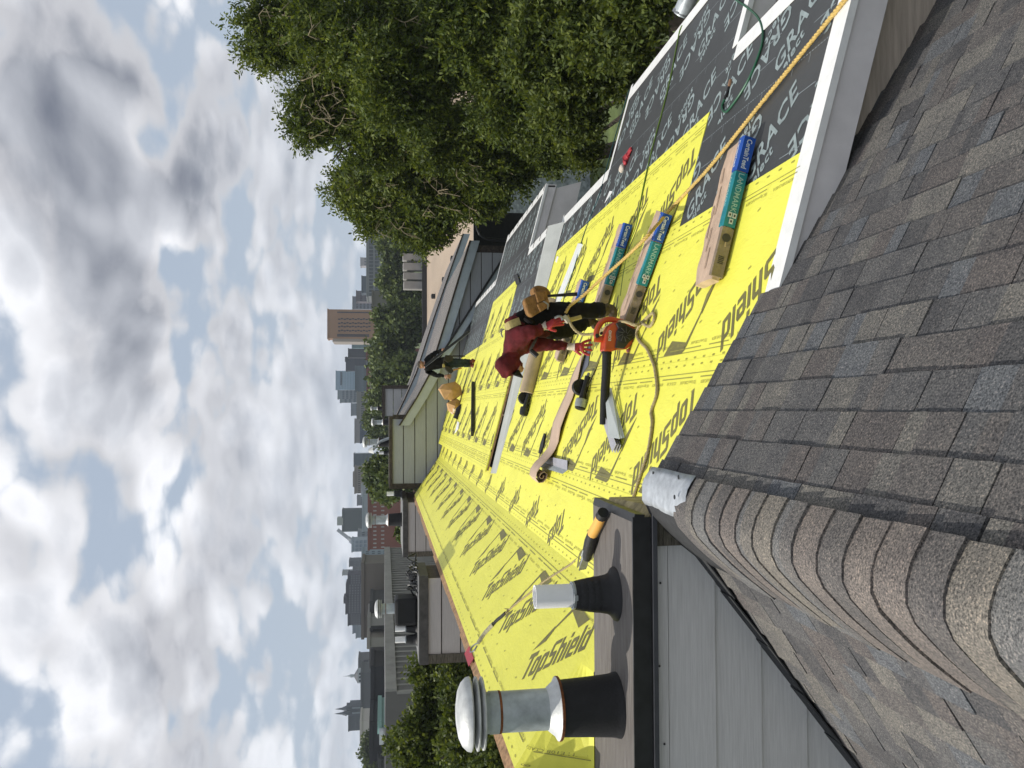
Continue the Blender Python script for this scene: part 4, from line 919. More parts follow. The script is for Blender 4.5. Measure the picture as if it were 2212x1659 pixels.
# hood, face, cap brim
hc = w1(300, 735, 8.28)
hood = skin_mesh('hood', [w1(255, 640, 8.30), w1(262, 700, 8.28), w1(285, 760, 8.27), w1(330, 800, 8.26)], [(0, 1), (1, 2), (2, 3)], [(.11, .12), (.128, .14), (.122, .135), (.07, .10)], MARO, P1, 3, wrinkle=.014)
skin_mesh('face', [w1(372, 720, 8.24), w1(392, 752, 8.24), w1(402, 738, 8.23)], [(0, 1), (1, 2)], [(.06, .07), (.055, .065), (.03, .03)], SKN, P1)
skin_mesh('nose', [w1(404, 748, 8.22), w1(414, 752, 8.21)], [(0, 1)], [.014, .010], SKN, P1, 1)
mb = MB(); mb.prism([w1(322, 800, 8.16), w1(372, 762, 8.16), w1(410, 828, 8.24), w1(405, 835, 8.34), w1(360, 800, 8.40), w1(318, 808, 8.40)], (0.0, .012, .012)); mb.build('cap_brim', BLKC, P1, bevel=.004)
hand(P1, w1(838, 556, 8.33), w1(940, 560, 8.30), (0, -1, .1), REDG, KNIT, 1.5, .21)
hand(P1, w1(592, 378, 7.98), w1(700, 335, 7.93), (0, -1, .3), REDG, KNIT, .8, .20, 1.0)
# tool pouches and belt
def pouch(pts, ya, yb, m, nm, bev=.02): o = MB().prism([w1(*p, 8.2)+Vector((0, ya, 0)) for p in pts], (0, yb-ya, 0)).build(nm, m, P1, bevel=bev); return o
pouch([(375, 160), (560, 85), (585, 230), (440, 322), (400, 300), (365, 190)], -.34, -.20, LEA, 'tool_pouch', .03)
pouch([(452, 110), (528, 100), (545, 180), (478, 205)], -.375, -.335, LEA, 'pouch_pocket', .012)
pouch([(470, 215), (570, 165), (582, 235), (500, 285)], -.365, -.335, LEA, 'pouch_pocket', .012)
pouch([(455, 55), (500, 30), (575, 45), (620, 90), (612, 140), (560, 150), (470, 120)], -.22, -.02, LEA, 'rear_pouch', .03)
pouch([(520, 195), (532, 188), (572, 215), (568, 262), (560, 262), (560, 222)], -.372, -.366, STEEL, 'steel_clip', .002)
MB().tube([w1(600, 105, 7.95), w1(700, 98, 7.93), w1(890, 86, 7.9)], [.012, .014, .019], 8).build('hammer_handle', BLKR, P1, smooth=True)
MB().tube(smooth_path([w1(*p) for p in [(430, 300, 8.02), (480, 340, 8.0), (520, 400, 8.12), (540, 440, 8.3)]], .03), .030, 8).build('belt', BLKC, P1, smooth=True)
def strap(pts, w, m, nm):
    P = smooth_path([w1(*p) for p in pts], .03); mb = MB(); vs = []
    for i, p in enumerate(P):
        d = (P[min(i+1, len(P)-1)]-P[max(0, i-1)]).normalized(); s = d.cross(Vector((0, -1, .2))).normalized()*w/2; vs += [p-s, p+s]
    mb.add(vs, [(2*i, 2*i+1, 2*i+3, 2*i+2) for i in range(len(P)-1)]); o = mb.build(nm, m, P1); o.modifiers.new('s', 'SOLIDIFY').thickness = .006; return o
strap([(245, 395, 8.30), (268, 372, 8.14), (310, 350, 8.10), (380, 325, 8.09)], .075, YSTR, 'harness_strap')
strap([(540, 440, 8.07), (520, 490, 8.06), (495, 540, 8.07), (470, 590, 8.1)], .028, LEAD, 'chest_strap')
MB().tube([w1(475, 590, 8.06), w1(535, 640, 8.04)], [.025, .028], 8).build('strap_pad', BLKR, P1, smooth=True)
MB().tube(smooth_path([w1(*p) for p in [(240, 400, 8.28), (222, 405, 8.28), (212, 440, 8.28), (225, 470, 8.28)]], .02), .007, 6).build('back_ring', STEEL, P1, smooth=True)
MB().tube(smooth_path([w1(*p) for p in [(690, 300, 7.9), (720, 285, 7.88), (750, 290, 7.88), (760, 320, 7.88)]], .02), .013, 6).build('carabiner', STEEL, P1, smooth=True)
MB().bar(w1(770, 280, 7.9), w1(815, 340, 7.9), .05, .04).build('rope_grab', mat('pale_worn_metal', (.45, .42, .35), .5, metal=.4), P1, bevel=.006)
MB().tube(smooth_path([w1(*p) for p in [(790, 320, 7.93), (850, 310, 7.95), (925, 288, 7.95)]], .03), .022, 7).build('webbing_tail', YSTR, P1, smooth=True)

YP2 = u2p(1024, 789).y; w2 = lambda x, y, Y=22.0: onY(877.8+.1297*x, 691.2+.1297*y, Y-22.0+YP2)
S2 = 22.0
J2 = {'pel': (w2(625, 705), (.15, .115)), 'sp': (w2(500, 725), (.155, .115)), 'ch': (w2(385, 745), (.19, .125)), 'nk': (w2(305, 745), (.07, .065)), 'hd': (w2(225, 742), (.095, .105)), 'top': (w2(180, 742), (.07, .08)),
      'sr': (w2(345, 655), .085), 'er': (w2(455, 560, 21.95), .062), 'wr': (w2(600, 500, 21.85), .045), 'hr': (w2(640, 490, 21.8), .04),
      'sl': (w2(355, 850), .085), 'el': (w2(480, 915), .058), 'wl': (w2(630, 932, 21.95), .042),
      'h1': (w2(690, 675), (.105, .10)), 'k1': (w2(870, 690, 21.95), .078), 'a1': (w2(1050, 688), .058), 'f1': (w2(1105, 690), .055), 't1': (w2(1118, 665, 21.8), .045),
      'h2': (w2(690, 740), (.105, .10)), 'k2': (w2(870, 740, 21.95), .078), 'a2': (w2(1060, 748), .058), 'f2': (w2(1115, 752), .055), 't2': (w2(1128, 785, 21.85), .045)}
E2 = [('pel', 'sp', 0), ('sp', 'ch', 0), ('ch', 'nk', 0), ('nk', 'hd', 2), ('hd', 'top', 4), ('ch', 'sr', 0), ('sr', 'er', 0), ('er', 'wr', 0), ('wr', 'hr', 2), ('ch', 'sl', 0), ('sl', 'el', 0), ('el', 'wl', 0),
      ('pel', 'h1', 1), ('h1', 'k1', 1), ('k1', 'a1', 1), ('a1', 'f1', 3), ('f1', 't1', 3), ('pel', 'h2', 1), ('h2', 'k2', 1), ('k2', 'a2', 1), ('a2', 'f2', 3), ('f2', 't2', 3)]
P2 = figure('person', 'standing worker in black shirt and jeans far along the roof, seen from behind', J2, E2, [BLKS, JEAN, SKN, REDB, HAIR], w2(1130, 740), 'pel')
hand(P2, w2(632, 932, 21.95), w2(700, 938, 21.9), (0, -1, 0), SKN, None, .9, .17, .6, 'hand')
skin_mesh('ear', [w2(240, 695, 21.97), w2(252, 692, 21.95)], [(0, 1)], [.022, .016], SKN, P2, 1)
def pouch2(pts, m, nm, ya=-.2, yb=-.05): MB().prism([w2(*p)+Vector((0, ya, 0)) for p in pts], (0, yb-ya, 0)).build(nm, m, P2, bevel=.015)
pouch2([(640, 590), (760, 600), (770, 680), (690, 720), (620, 680)], LEAD, 'tool_pouch'); pouch2([(610, 760), (740, 790), (775, 860), (740, 900), (690, 880), (640, 830)], LEAD, 'tool_pouch')
pouch2([(590, 740), (620, 735), (640, 790), (590, 800)], YSTR, 'tape_measure', -.24, -.18); pouch2([(600, 640), (640, 630), (650, 800), (605, 800)], LEAD, 'belt', -.16, .12)
MB().tube([w2(770, 600, 21.85), w2(975, 603, 21.85)], .018, 6).build('hammer_handle', BLKR, P2); MB().tube([w2(780, 835, 21.8), w2(920, 800, 21.8)], .020, 6).build('chisel_handle', mat('orange_wood_handle', (.45, .22, .05), .5), P2)
pp = thing('carried_strip', 'long black bent metal strip carried over the standing worker\'s shoulder', 'metal strip', tuple(w2(700, 480, 21.7)))
a, b = w2(300, 772, 21.75), w2(1052, 185, 21.6); dd = (b-a).normalized(); nn_ = Vector((0, -1, 0))
MB().bar(a, b, .06, .012, nn_).build('flange', DKP, pp); MB().bar(a+dd.cross(nn_)*.032+Vector((0, -.03, 0)), b+dd.cross(nn_)*.032+Vector((0, -.03, 0)), .008, .07, nn_).build('web', STEEL, pp)
# ================================================================ second stripped unit
UB = thing('membrane_rowhouse', 'second row house along the row, roof half black membrane, half yellow underlayment', 'house', (0, 19, -11))
Yc, Yd = 13.42, 25.15
EV2 = [(Yc, 15.3, 3.02), (15.3, 20.2, 4.25), (20.2, Yd, 3.2)]
mb = MB()
for (a, b, x) in EV2: slab(mb, U2, -1.0, x, a+(.06 if a == Yc else .02), b, -.03, -.002)
mb.build('roof_deck', RAWW, UB)
MB().box(-6, 2.7, Yc+.03, Yd, -11, -3.0).build('wall', BRNW, UB)
for (x0, x1, y0, y1, h, ph, xs) in [(1.50, 2.56, 15.8, 19.6, .012, 16.1, 2.33), (.34, 1.545, Yc+.06, Yd, .015, 14.4, 1.20), (-.70, .37, Yc+.06, Yd, .018, 14.1, .165), (-1.02, -.665, Yc+.06, Yd, .021, 14.8, -.964)]:
    g = Grid(UB, U2, x0, x1, y0, y1, h, YEL, 'underlayment_sheet'); yellow_print(g, x0, x1, ph, 1.29, AR, xs); g.done(PRT, PRTL)
g = Grid(UB, LOW, XB, -.98, Y1-.03, Yd, .021, YEL, 'underlayment_sheet'); yellow_print(g, XB, -.665, 14.69, 1.33, AR, -.964); g.done(PRT, PRTL)
for (x0, x1, y0, y1, h, ph) in [(3.10, 4.25, 15.34, 20.18, .003, .5), (2.21, 3.02, Yc+.06, 15.3, .005, .23), (2.21, 3.22, 15.3, 20.2, .0055, .3), (2.21, 3.2, 20.2, Yd, .006, .1), (1.30, 2.34, Yc+.06, 24.9, .008, .25)]:
    g = Grid(UB, U2, x0, x1, y0, y1, h, GRC, 'membrane_sheet'); grace_print(g, x0, x1, ph); g.done(PRG, PRG2)
# wedge fascia facing the camera where the roof steps up
a, b = on(U2, -1.02, Yc, -.10), on(U2, 3.05, Yc, 0)
mb = MB(); mb.hex([(-1.02, Yc-.34, pz(LOW, -1.02)+.02), (3.05, Yc-.30, pz(LOW, 3.05)+.02), (3.05, Yc+.05, pz(LOW, 3.05)-.05), (-1.02, Yc+.05, pz(LOW, -1.02)-.02), a+Vector((0, .03, .026)), b+Vector((0, .03, .026)), b+Vector((0, .075, .026)), a+Vector((0, .075, .026))])
mb.build('fascia_board', mat('sage_grey_fascia_paint', (.46, .475, .45), .5, .05, 4), UB)
rake(UB, U2, 3.04, 4.27, 15.3, w=.11, drop=.16)
MB().hex([(2.7, 15.34, -3.35), (4.35, 15.34, -3.75), (4.35, 15.37, -3.75), (2.7, 15.37, -3.35), (2.7, 15.34, pz(U2, 2.7)-.2), (4.2, 15.34, pz(U2, 4.2)-.19), (4.2, 15.37, pz(U2, 4.2)-.19), (2.7, 15.37, pz(U2, 2.7)-.2)]).build('end_panel', FASC, UB)
eave(UB, U2, 3.02, Yc+.03, 15.28); eave(UB, U2, 4.25, 15.3, 20.2); eave(UB, U2, 3.2, 20.2, Yd)
mb = MB(); slab(mb, U2, 3.2, 4.32, 20.15, 20.24, .011, .017); mb.build('drip_edge', WHT, UB)
for (y0, y1, x) in ((Yc+.1, 15.2, 3.02), (15.4, 20.1, 4.25), (20.4, 24, 3.2)):
    yy = y0
    while yy < y1:
        mb = MB(); slab(mb, U2, x-.09, x+.03, yy, yy+.025, .017, .022); mb.build('joint_clip', BRNT, UB); yy += .62
# loose things on the second roof
u2o = lambda x, y, h=.02: u2p(x, y)+pn(U2)*h
o = MB().bar(u2o(1026, 830, .05), u2o(1026, 938, .05), .12, .07).build('black_strip', DKP, None, bevel=.008); tag(o, 'long black metal strip lying flat on the far yellow underlayment', 'metal strip')
z2 = lambda x, y, h=.02: u2o((1250+.3617*x)*.5486, (1400+.3617*y)*.5486, h)
YBG = z2(1560, 520).y
zy = lambda x, y, dY=0.0: onY((1250+.3617*x)*.5486, (1400+.3617*y)*.5486, YBG+dY)
PAPB = mat('brown_paper_bag', (0.50, 0.29, 0.12), 0.75, 0.12, 5, 0.8, 10)
pb = thing('paper_bag', 'crumpled brown paper bag standing near the far wall', 'paper bag', tuple(z2(1560, 480)))
def crump(pts, dY, m, nm, par):
    V = [zy(*p, 0.0)+Vector((0, random.uniform(-.02, .02), 0)) for p in pts]; W = [v+Vector((random.uniform(-.04, .04), dY, random.uniform(-.04, .04))) for v in V]; n = len(V); c1 = sum(V, Vector())/n+Vector((0, -.12, 0))
    mb = MB(); mb.add(V+W+[c1], [(i, (i+1) % n, 2*n) for i in range(n)]+[(i, n+i, n+(i+1) % n, (i+1) % n) for i in range(n)]+[tuple(range(n, 2*n))]); return mb.build(nm, m, par)
crump([(1335, 365), (1380, 310), (1500, 282), (1560, 330), (1580, 420), (1480, 480), (1385, 480)], .35, PAPB, 'bag_body', pb)
crump([(1410, 515), (1520, 470), (1560, 500), (1560, 580), (1480, 640), (1440, 590)], .3, PAPB, 'bag_flap', pb)
crump([(1450, 560), (1520, 530), (1540, 620), (1470, 640)], .1, mat('pale_paper', (.62, .50, .36), .8, .1, 6, .5, 12), 'crumpled_paper', pb)
o = MB().tube([zy(1580, 535, -.5), zy(1555, 590, -.5), zy(1510, 690, -.5)], [.05, .11, .08], 12).build('knee_pad', BLKR, None, smooth=True); tag(o, 'dark rounded pad lying in front of the paper bag', 'pad')
lpiece('white_tile_scrap', [z2(1505, 850), z2(1535, 720), z2(1555, 730), z2(1545, 800)], None, WHT, 'small white sheet scrap near the far wall on yellow underlayment', 'scrap', .01)
lpiece('dark_offcut', [u2o(1112, 596), u2o(1120, 592), u2o(1126, 612), u2o(1118, 616)], None, DARK, 'small dark strip on the far black membrane near its eave', 'scrap', .01)

# ================================================================ far unit with clapboard wall
def Pw(x, y, Y): p = onY(x, y, Y); return (p.x, p.z)
U3 = thing('sided_rowhouse', 'far row house with greenish grey siding wall, flat top and sloping grey roof', 'house', (0, 29, -11))
YA, YBk = 25.2, 34.5
fl = [Pw(x, y, YA) for x, y in [(862, 919), (900, 858), (925, 812), (960, 700), (1014, 522)]]
wallp = [Pw(848, 1050, YA), Pw(848, 905, YA)]+[Pw(875, 906, YA)]+[(p[0], p[1]-.05) for p in fl[1:]]+[Pw(1028, 545, YA)]
wallp = wallp[:-2]+[Pw(1014, 545, YA), (Pw(1014, 545, YA)[0], -4.6), (Pw(848, 1050, YA)[0], -4.6)]
siding(U3, wallp, YA, Pw(848, 1000, YA)[1], .34, SIDG, gap=.03)
tl, tr_ = Pw(848, 1052, YA), Pw(848, 903, YA)
MB().box(tl[0]-.05, tr_[0]+.05, YA-.06, YA+2.6, tl[1], tl[1]+.10).build('flat_roof', BRNT, U3)
MB().box(tl[0], tr_[0], YA+.004, YA+2.5, -4.6, tl[1]).build('wall_core', BRNT, U3)
MB().prism([(p[0]-.0, YA+.005, p[1]-.02) for p in wallp[2:]], (0, .03, 0)).build('sheathing', BRNT, U3)
MB().box(tr_[0]-.02, tr_[0]+.10, YA-.05, YA+.02, Pw(889, 903, YA)[1], tr_[1]).build('corner_board', BRNT, U3)
MB().box(tl[0]-.06, tl[0]+.10, YA-.05, YA+.02, -2.5, tl[1]).build('corner_board', BRNT, U3)
ROOF3 = shingle_mat('grey_far_shingles', [(0.22, 0.21, 0.20), (0.20, 0.19, 0.185), (0.24, 0.225, 0.21)], 0.8)
FASG = mat('pale_green_grey_fascia', (0.42, 0.45, 0.47), 0.5, 0.04, 4)
def roofline(par, pts, y0, y1, thick, fm, rm):
    for i in range(len(pts)-1):
        (xa, za), (xb, zb_) = pts[i], pts[i+1]
        MB().hex([(xa, y0+.012, za-.06), (xb, y0+.012, zb_-.06), (xb, y1, zb_-.06), (xa, y1, za-.06), (xa, y0+.012, za), (xb, y0+.012, zb_), (xb, y1, zb_), (xa, y1, za)]).build('roof_slope', rm, par)
        MB().hex([(xa, y0-.03, za-thick), (xb, y0-.03, zb_-thick), (xb, y0+.01, zb_-thick), (xa, y0+.01, za-thick), (xa, y0-.03, za-.03), (xb, y0-.03, zb_-.03), (xb, y0+.01, zb_-.03), (xa, y0+.01, za-.03)]).build('fascia_board', fm, par)
        MB().hex([(xa, y0-.06, za-.035), (xb, y0-.06, zb_-.035), (xb, y0+.008, zb_-.035), (xa, y0+.008, za-.035), (xa, y0-.06, za+.02), (xb, y0-.06, zb_+.02), (xb, y0+.008, zb_+.02), (xa, y0+.008, za+.02)]).build('drip_edge', BRNT, par)
roofline(U3, fl[:3], YA-.15, YBk, .32, FASG, ROOF3); roofline(U3, fl[2:], YA-.15, YBk, .30, FASB, ROOF3)
for k in range(14):        # ridge caps at the top of the far slope
    y = YA+.2+k*.6; MB().hex([(fl[0][0]-.22, y, fl[0][1]-.02), (fl[0][0]+.20, y, fl[0][1]-.12), (fl[0][0]+.20, y+.58, fl[0][1]-.14), (fl[0][0]-.22, y+.58, fl[0][1]-.04), (fl[0][0]-.15, y, fl[0][1]+.10), (fl[0][0]+.14, y, fl[0][1]+.03), (fl[0][0]+.14, y+.58, fl[0][1]+.0), (fl[0][0]-.15, y+.58, fl[0][1]+.06)]).build('ridge_cap', mat('pale_ridge_cap', (.34, .33, .32), .85, .1, 20), U3, bevel=.04)
# lower stepped rake on the same wall
lr = [Pw(x, y, YA-.35) for x, y in [(945, 778), (1000, 692), (1098, 539)]]
for i in range(2):
    (xa, za), (xb, zb_) = lr[i], lr[i+1]
    MB().hex([(xa, YA-.40, za-.26), (xb, YA-.40, zb_-.26), (xb, YA-.02, zb_-.26), (xa, YA-.02, za-.26), (xa, YA-.40, za-.05), (xb, YA-.40, zb_-.05), (xb, YA-.02, zb_-.05), (xa, YA-.02, za-.05)]).build('lower_fascia', FASB, U3)
    MB().hex([(xa, YA-.45, za-.049), (xb, YA-.45, zb_-.049), (xb, YA-.03, zb_-.049), (xa, YA-.03, za-.049), (xa, YA-.45, za+.02), (xb, YA-.45, zb_+.02), (xb, YA-.03, zb_+.02), (xa, YA-.03, za+.02)]).build('lower_roof_edge', DARK, U3)
rx = wallp[-3][0]
MB().box(rx, rx+.22, YA-.02, YA+.25, -5.5, -2.86).build('corner_post', BRNT, U3)
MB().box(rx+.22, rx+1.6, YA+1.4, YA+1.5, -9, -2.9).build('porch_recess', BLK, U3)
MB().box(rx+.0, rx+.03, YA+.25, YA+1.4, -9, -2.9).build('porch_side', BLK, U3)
MB().tube(smooth_path([(rx+.9, YA-.1, -2.82), (rx+.5, YA-.1, -2.95), (rx+.38, YA-.1, -3.4), (rx+.38, YA-.1, -5)], .2), .05, 8).build('downspout', BLK, U3, smooth=True)
# next unit beyond it
U4 = thing('farther_rowhouse', 'farthest row house whose grey roof slopes down behind the sided house', 'house', (0, 38, -11))
f4 = [Pw(x, y, YBk) for x, y in [(849, 914), (874, 862), (899, 805), (936, 690), (1000, 505)]]
roofline(U4, f4, YBk+.02, 44, .3, FASB, ROOF3)
w4 = [Pw(832, 900, YBk), Pw(832, 836, YBk), (Pw(832, 836, YBk)[0], -3.2), (Pw(832, 900, YBk)[0], -3.2)]
siding(U4, w4, YBk+3, w4[0][1], .38, siding_paint('neutral_grey_siding_paint', (.40, .405, .41)), gap=.03)  # neutral grey siding, one even paint
MB().box(w4[0][0]-.1, w4[1][0]+.15, YBk+2.9, YBk+6, w4[0][1], w4[0][1]+.14).build('flat_roof', BRNT, U4); MB().box(w4[1][0], w4[1][0]+.16, YBk+2.92, YBk+3.05, -3, w4[0][1]).build('corner_board', BRNT, U4)

# ================================================================ flat roofed boxes along the upper edge
def flat_box(label, xl, xr, yv, Y, dep, m, trim=True, zb=-3.4):
    a = Pw(yv, xl, Y); b = Pw(yv, xr, Y); b = (min(b[0], -2.66), b[1]); t = thing('roof_box', label, 'roof box', ((a[0]+b[0])/2, Y+dep/2, zb), 'flat roofed boxes along the row')
    siding(t, [(a[0], zb), (b[0], zb), (b[0], a[1]-.10), (a[0], a[1]-.10)], Y, a[1]-.06, .30, m, gap=.022)
    MB().box(a[0], b[0], Y+.003, Y+dep, zb, a[1]-.1).build('core', BRNT, t)
    MB().box(a[0]-.05, b[0]+.05, Y-.05, Y+dep, a[1]-.14, a[1]-.0).build('roof_edge', mat('dark_grey_roof_edge', (.075, .072, .068), .7, .2, 9), t)
    MB().box(a[0]-.03, b[0]+.03, Y-.03, Y+dep-.05, a[1]+.0005, a[1]+.012).build('roof_top', mat('grey_flat_roofing', (.20, .20, .195), .85, .15, 6), t)
    if trim: MB().box(a[0]-.04, a[0]+.10, Y-.045, Y+.01, zb, a[1]-.14).build('corner_board', OLDW, t)
    return a[0], b[0], a[1]
x0, x1, zt = flat_box('flat roofed box with beige siding carrying the squat vent and pipe pair', 1428, 1216, 906, 13.2, 1.1, SIDB)
big_vent(((Pw(905, 1312, 13.75)[0]), 13.75, zt+.01), .68, 'squat metal vent in a bulky black boot on the middle roof box', 'vents on the farther roof boxes')
MB().box(Pw(905, 1340, 13.9)[0], Pw(905, 1283, 13.9)[0], 13.55, 13.98, zt+.012, zt+.38).build('vent_shroud', BLKR, None, bevel=.05); tag(bpy.data.objects['vent_shroud'], 'black box shroud around the squat metal vent', 'shroud')
for yy in (1356, 1380): pvc_vent((Pw(905, yy, 13.7)[0], 13.7, zt+.01), .72, 'white plastic vent pipe of the pair on the middle roof box, '+('right one' if yy == 1356 else 'left one'), 'vent pipes on the farther roof boxes')
mb = MB()
for k in range(26):
    a = Vector((random.uniform(-2.95, -2.45), random.uniform(13.4, 14.2), zt+.02)); mb.tube(smooth_path([a, a+Vector((random.uniform(-.1, .1), .1, random.uniform(.05, .16))), a+Vector((random.uniform(-.2, .2), .2, .01))], .05), .014, 5)
o = mb.build('cable_heap', DKP); tag(o, 'tangled dark cables heaped on the middle roof box', 'cables'); o['kind'] = 'stuff'
x0, x1, zt = flat_box('small flat roofed box with beige siding carrying the slim vent, farther along', 1200, 1052, 871, 24.0, 3.0, SIDB)
big_vent((Pw(870, 1122, 25.0)[0], 25.0, zt+.01), 1.05, 'slim metal vent with black boot on the far small roof box', 'vents on the farther roof boxes'); pvc_vent((Pw(870, 1066, 25.0)[0], 25.0, zt+.01), .9, 'short white plastic vent pipe alone on the far small roof box', 'vent pipes on the farther roof boxes')
zt = tl[1]+.10
big_vent((Pw(845, 955, 26.2)[0], 26.2, zt+.0), .80, 'galvanised vent nearest the dish arm on the sided house\'s flat top', 'vents on the farther roof boxes')
big_vent((Pw(834, 912, 31.0)[0], 31.0, -.25), .68, 'middle galvanised vent rising behind the sided house\'s flat top', 'vents on the farther roof boxes')
big_vent((Pw(834, 882, 36.0)[0], 38.2, w4[0][1]+.14), .5, 'smallest galvanised vent, farthest back above the sided house', 'vents on the farther roof boxes')
pvc_vent((Pw(845, 978, 26.0)[0], 26.0, zt), .62, 'white plastic vent pipe on the sided house\'s flat top', 'vent pipes on the farther roof boxes')
da = thing('dish_arm', 'thin slanted antenna arm with a small receiver on the sided house\'s flat top', 'antenna', tuple(onY(838, 958, 26.0)))
MB().tube([onY(823, 952, 26.0), onY(806, 972, 26.0)], .04, 6).build('arm', GAL, da); MB().tube([onY(806, 972, 26.0), onY(796, 974, 26.0)], [.12, .05], 8).build('receiver', WHT, da)
MB().tube([onY(842, 946, 26.0), onY(823, 953, 26.0)], .05, 6).build('mast', GAL, da)
# gutter pipe at the lower right corner of the near eave
gp = thing('gutter_end', 'grey metal gutter end with rivets below the near eave', 'gutter', tuple(onY(1478, 15, 8.9)))
MB().tube([onY(1472, 30, 8.75), onY(1500, -30, 8.5)], .10, 10).build('gutter', GAL, gp, smooth=True); MB().tube([onY(1470.5, 33, 8.76), onY(1474, 26, 8.74)], .108, 10).build('end_cap', STEEL, gp, smooth=True)
# ================================================================ ground and street
GZ = -11.0
GRS = mat('rough_grass', (0.085, 0.115, 0.035), 0.9, 0.35, 0.6, 0.6, 9, detail=10); ASP = mat('asphalt', (0.06, 0.06, 0.062), 0.9, 0.15, 1.5, 0.2, 60)
TANR = mat('tan_gravel_roofing', (0.40, 0.315, 0.235), 0.9, 0.14, 0.12, 0.1, 30, stretch=(1, .25, 1), detail=8)
CONC = mat('grey_concrete', (0.25, 0.24, 0.225), 0.85, 0.12, 0.35, 0.15, 6, detail=9); CONL = mat('light_concrete', (0.33, 0.32, 0.30), 0.85, 0.1, 0.8, 0.15, 6); CONP = mat('plain_concrete_wall', (0.16, 0.155, 0.15), 0.85, 0.12, 0.22, 0.1, 5, stretch=(1, 1, .3), detail=9)
struct(MB().box(-3000, 3000, -300, 5000, GZ-1, GZ).build('ground', GRS))
struct(MB().box(10, 60, 48, 62, GZ+.004, GZ+.008).build('road', ASP))
struct(MB().box(4.6, 9.5, 6, 40, GZ+.004, GZ+.02).build('path', CONC))
# painted garden wall glimpsed through the leaves
gw = thing('garden_wall', 'pale painted brick garden wall glimpsed below the tree', 'wall', (10.2, 43, GZ))
WB = mat('flaking_white_brick', (0.42, 0.47, 0.47), 0.85, 0.35, 3.5, 0.5, 12, col2=(.13, .15, .15))
zt_ = onY(1074, 480, 43).z
bk = MB().box(0, .52, 0, .3, 0, .15).mesh('brick', WB); wx0 = onY(1090, 505, 43).x; nzr = int((zt_-(GZ))/.17)
for r_ in range(max(1, min(14, nzr))):
    for c_ in range(7): inst('brick', bk, gw, (wx0+c_*.54+(r_ % 2)*.27, 43, zt_-.17*(r_+1)))
MB().box(wx0, wx0+4, 43.03, 43.25, GZ, zt_-.01).build('mortar_core', WB, gw)
# white van
vn = thing('parked_van', 'white van parked on the street below, glimpsed through the tree', 'van', (13.2, 50.4, GZ))
vx, vy = onZ(1165, 425, GZ+.3).x*.88, 50.4
prof = [(-2.4, .35), (2.5, .35), (2.5, 1.0), (1.75, 1.25), (1.1, 2.05), (-2.35, 2.1), (-2.4, 1.2)]
MB().prism([(vx+a, vy, GZ+b) for a, b in prof], (0, 1.8, 0)).build('body', mat('white_car_paint', (.78, .78, .77), .3, .03, 3, coat=.4), vn, bevel=.08)
GLS = mat('dark_glass', (0.015, 0.018, 0.022), 0.12, 0.1, 3, spec=.6)
MB().prism([(vx+a, vy-.02, GZ+b) for a, b in [(-.9, 1.25), (-.9, 1.9), (-2.1, 1.9), (-2.1, 1.25)]], (0, .03, 0)).build('window', GLS, vn); MB().prism([(vx+a, vy-.02, GZ+b) for a, b in [(-.6, 1.25), (1.5, 1.25), (1.05, 1.9), (-.6, 1.9)]], (0, .03, 0)).build('window', GLS, vn)
for a in (-1.6, 1.6):
    wh = MB().lathe([(.1, -.1), (.33, -.1), (.35, 0), (.33, .12), (.1, .12)], (vx+a, vy+.05, GZ+.35), 18, 'y').build('wheel', BLKR, vn); MB().lathe([(.02, -.12), (.18, -.11)], (vx+a, vy+.05, GZ+.35), 12, 'y').build('rim', GALL, wh)
MB().box(vx+2.42, vx+2.53, vy+.1, vy+.45, GZ+.75, GZ+.95).build('headlight', GALL, vn); MB().box(vx-2.42, vx-2.38, vy+.05, vy+.2, GZ+.9, GZ+1.5).build('tail_light', mat('red_lens', (.4, .02, .02), .3), vn)
# wire fence behind the trees
fe = thing('wire_fence', 'dark wire mesh fence seen through gaps under the tree', 'fence', (13, 28, GZ))
for k in range(6): MB().tube([(11+k*1.6, 28, GZ), (11+k*1.6, 28, GZ+2.2)], .03, 6).build('post', BLK, fe)
for k in range(4): MB().tube([(11, 28, GZ+.3+k*.6), (19, 28, GZ+.3+k*.6)], .015, 5).build('rail', BLK, fe)

# ================================================================ trees
def leaf_mat(name, c1, c2, c3, tr=.35):
    m = bpy.data.materials.new(name); m.use_nodes = True; t = m.node_tree; b = t.nodes['Principled BSDF']; out = t.nodes['Material Output']
    g = N(t, 'ShaderNodeNewGeometry'); n = N(t, 'ShaderNodeTexNoise', ins={'Scale': .55, 'Detail': 4.0}); L(t, g.outputs['Position'], n.inputs['Vector'])
    f = mth(t, 'ADD', mth(t, 'MULTIPLY', g.outputs['Random Per Island'], .55), mth(t, 'MULTIPLY', n.outputs[0], .5))
    c = ramp(t, f, [(.22, c1), (.52, c2), (.80, c3)]); L(t, c, b.inputs['Base Color']); b.inputs['Roughness'].default_value = .55; b.inputs['Specular IOR Level'].default_value = .3
    tl_ = N(t, 'ShaderNodeBsdfTranslucent'); L(t, mixc(t, 1.0, c, (1.25, 1.2, .55), 'MULTIPLY'), tl_.inputs[0]); mx = N(t, 'ShaderNodeMixShader', ins={0: tr})
    L(t, b.outputs[0], mx.inputs[1]); L(t, tl_.outputs[0], mx.inputs[2]); L(t, mx.outputs[0], out.inputs[0]); return m
LFA = leaf_mat('locust_leaves', (.026, .044, .010), (.078, .114, .020), (.180, .215, .038)); LFB = leaf_mat('maple_leaves', (.030, .048, .011), (.080, .112, .022), (.160, .192, .036)); LFC = leaf_mat('distant_leaves', (.045, .068, .022), (.090, .125, .036), (.155, .190, .055), .2)
BARK = mat('grey_bark', (.115, .095, .075), .9, .3, 3, .8, 12, stretch=(1, 1, .3)); TWIG = mat('pale_twigs', (.30, .25, .16), .85, .2, 9)
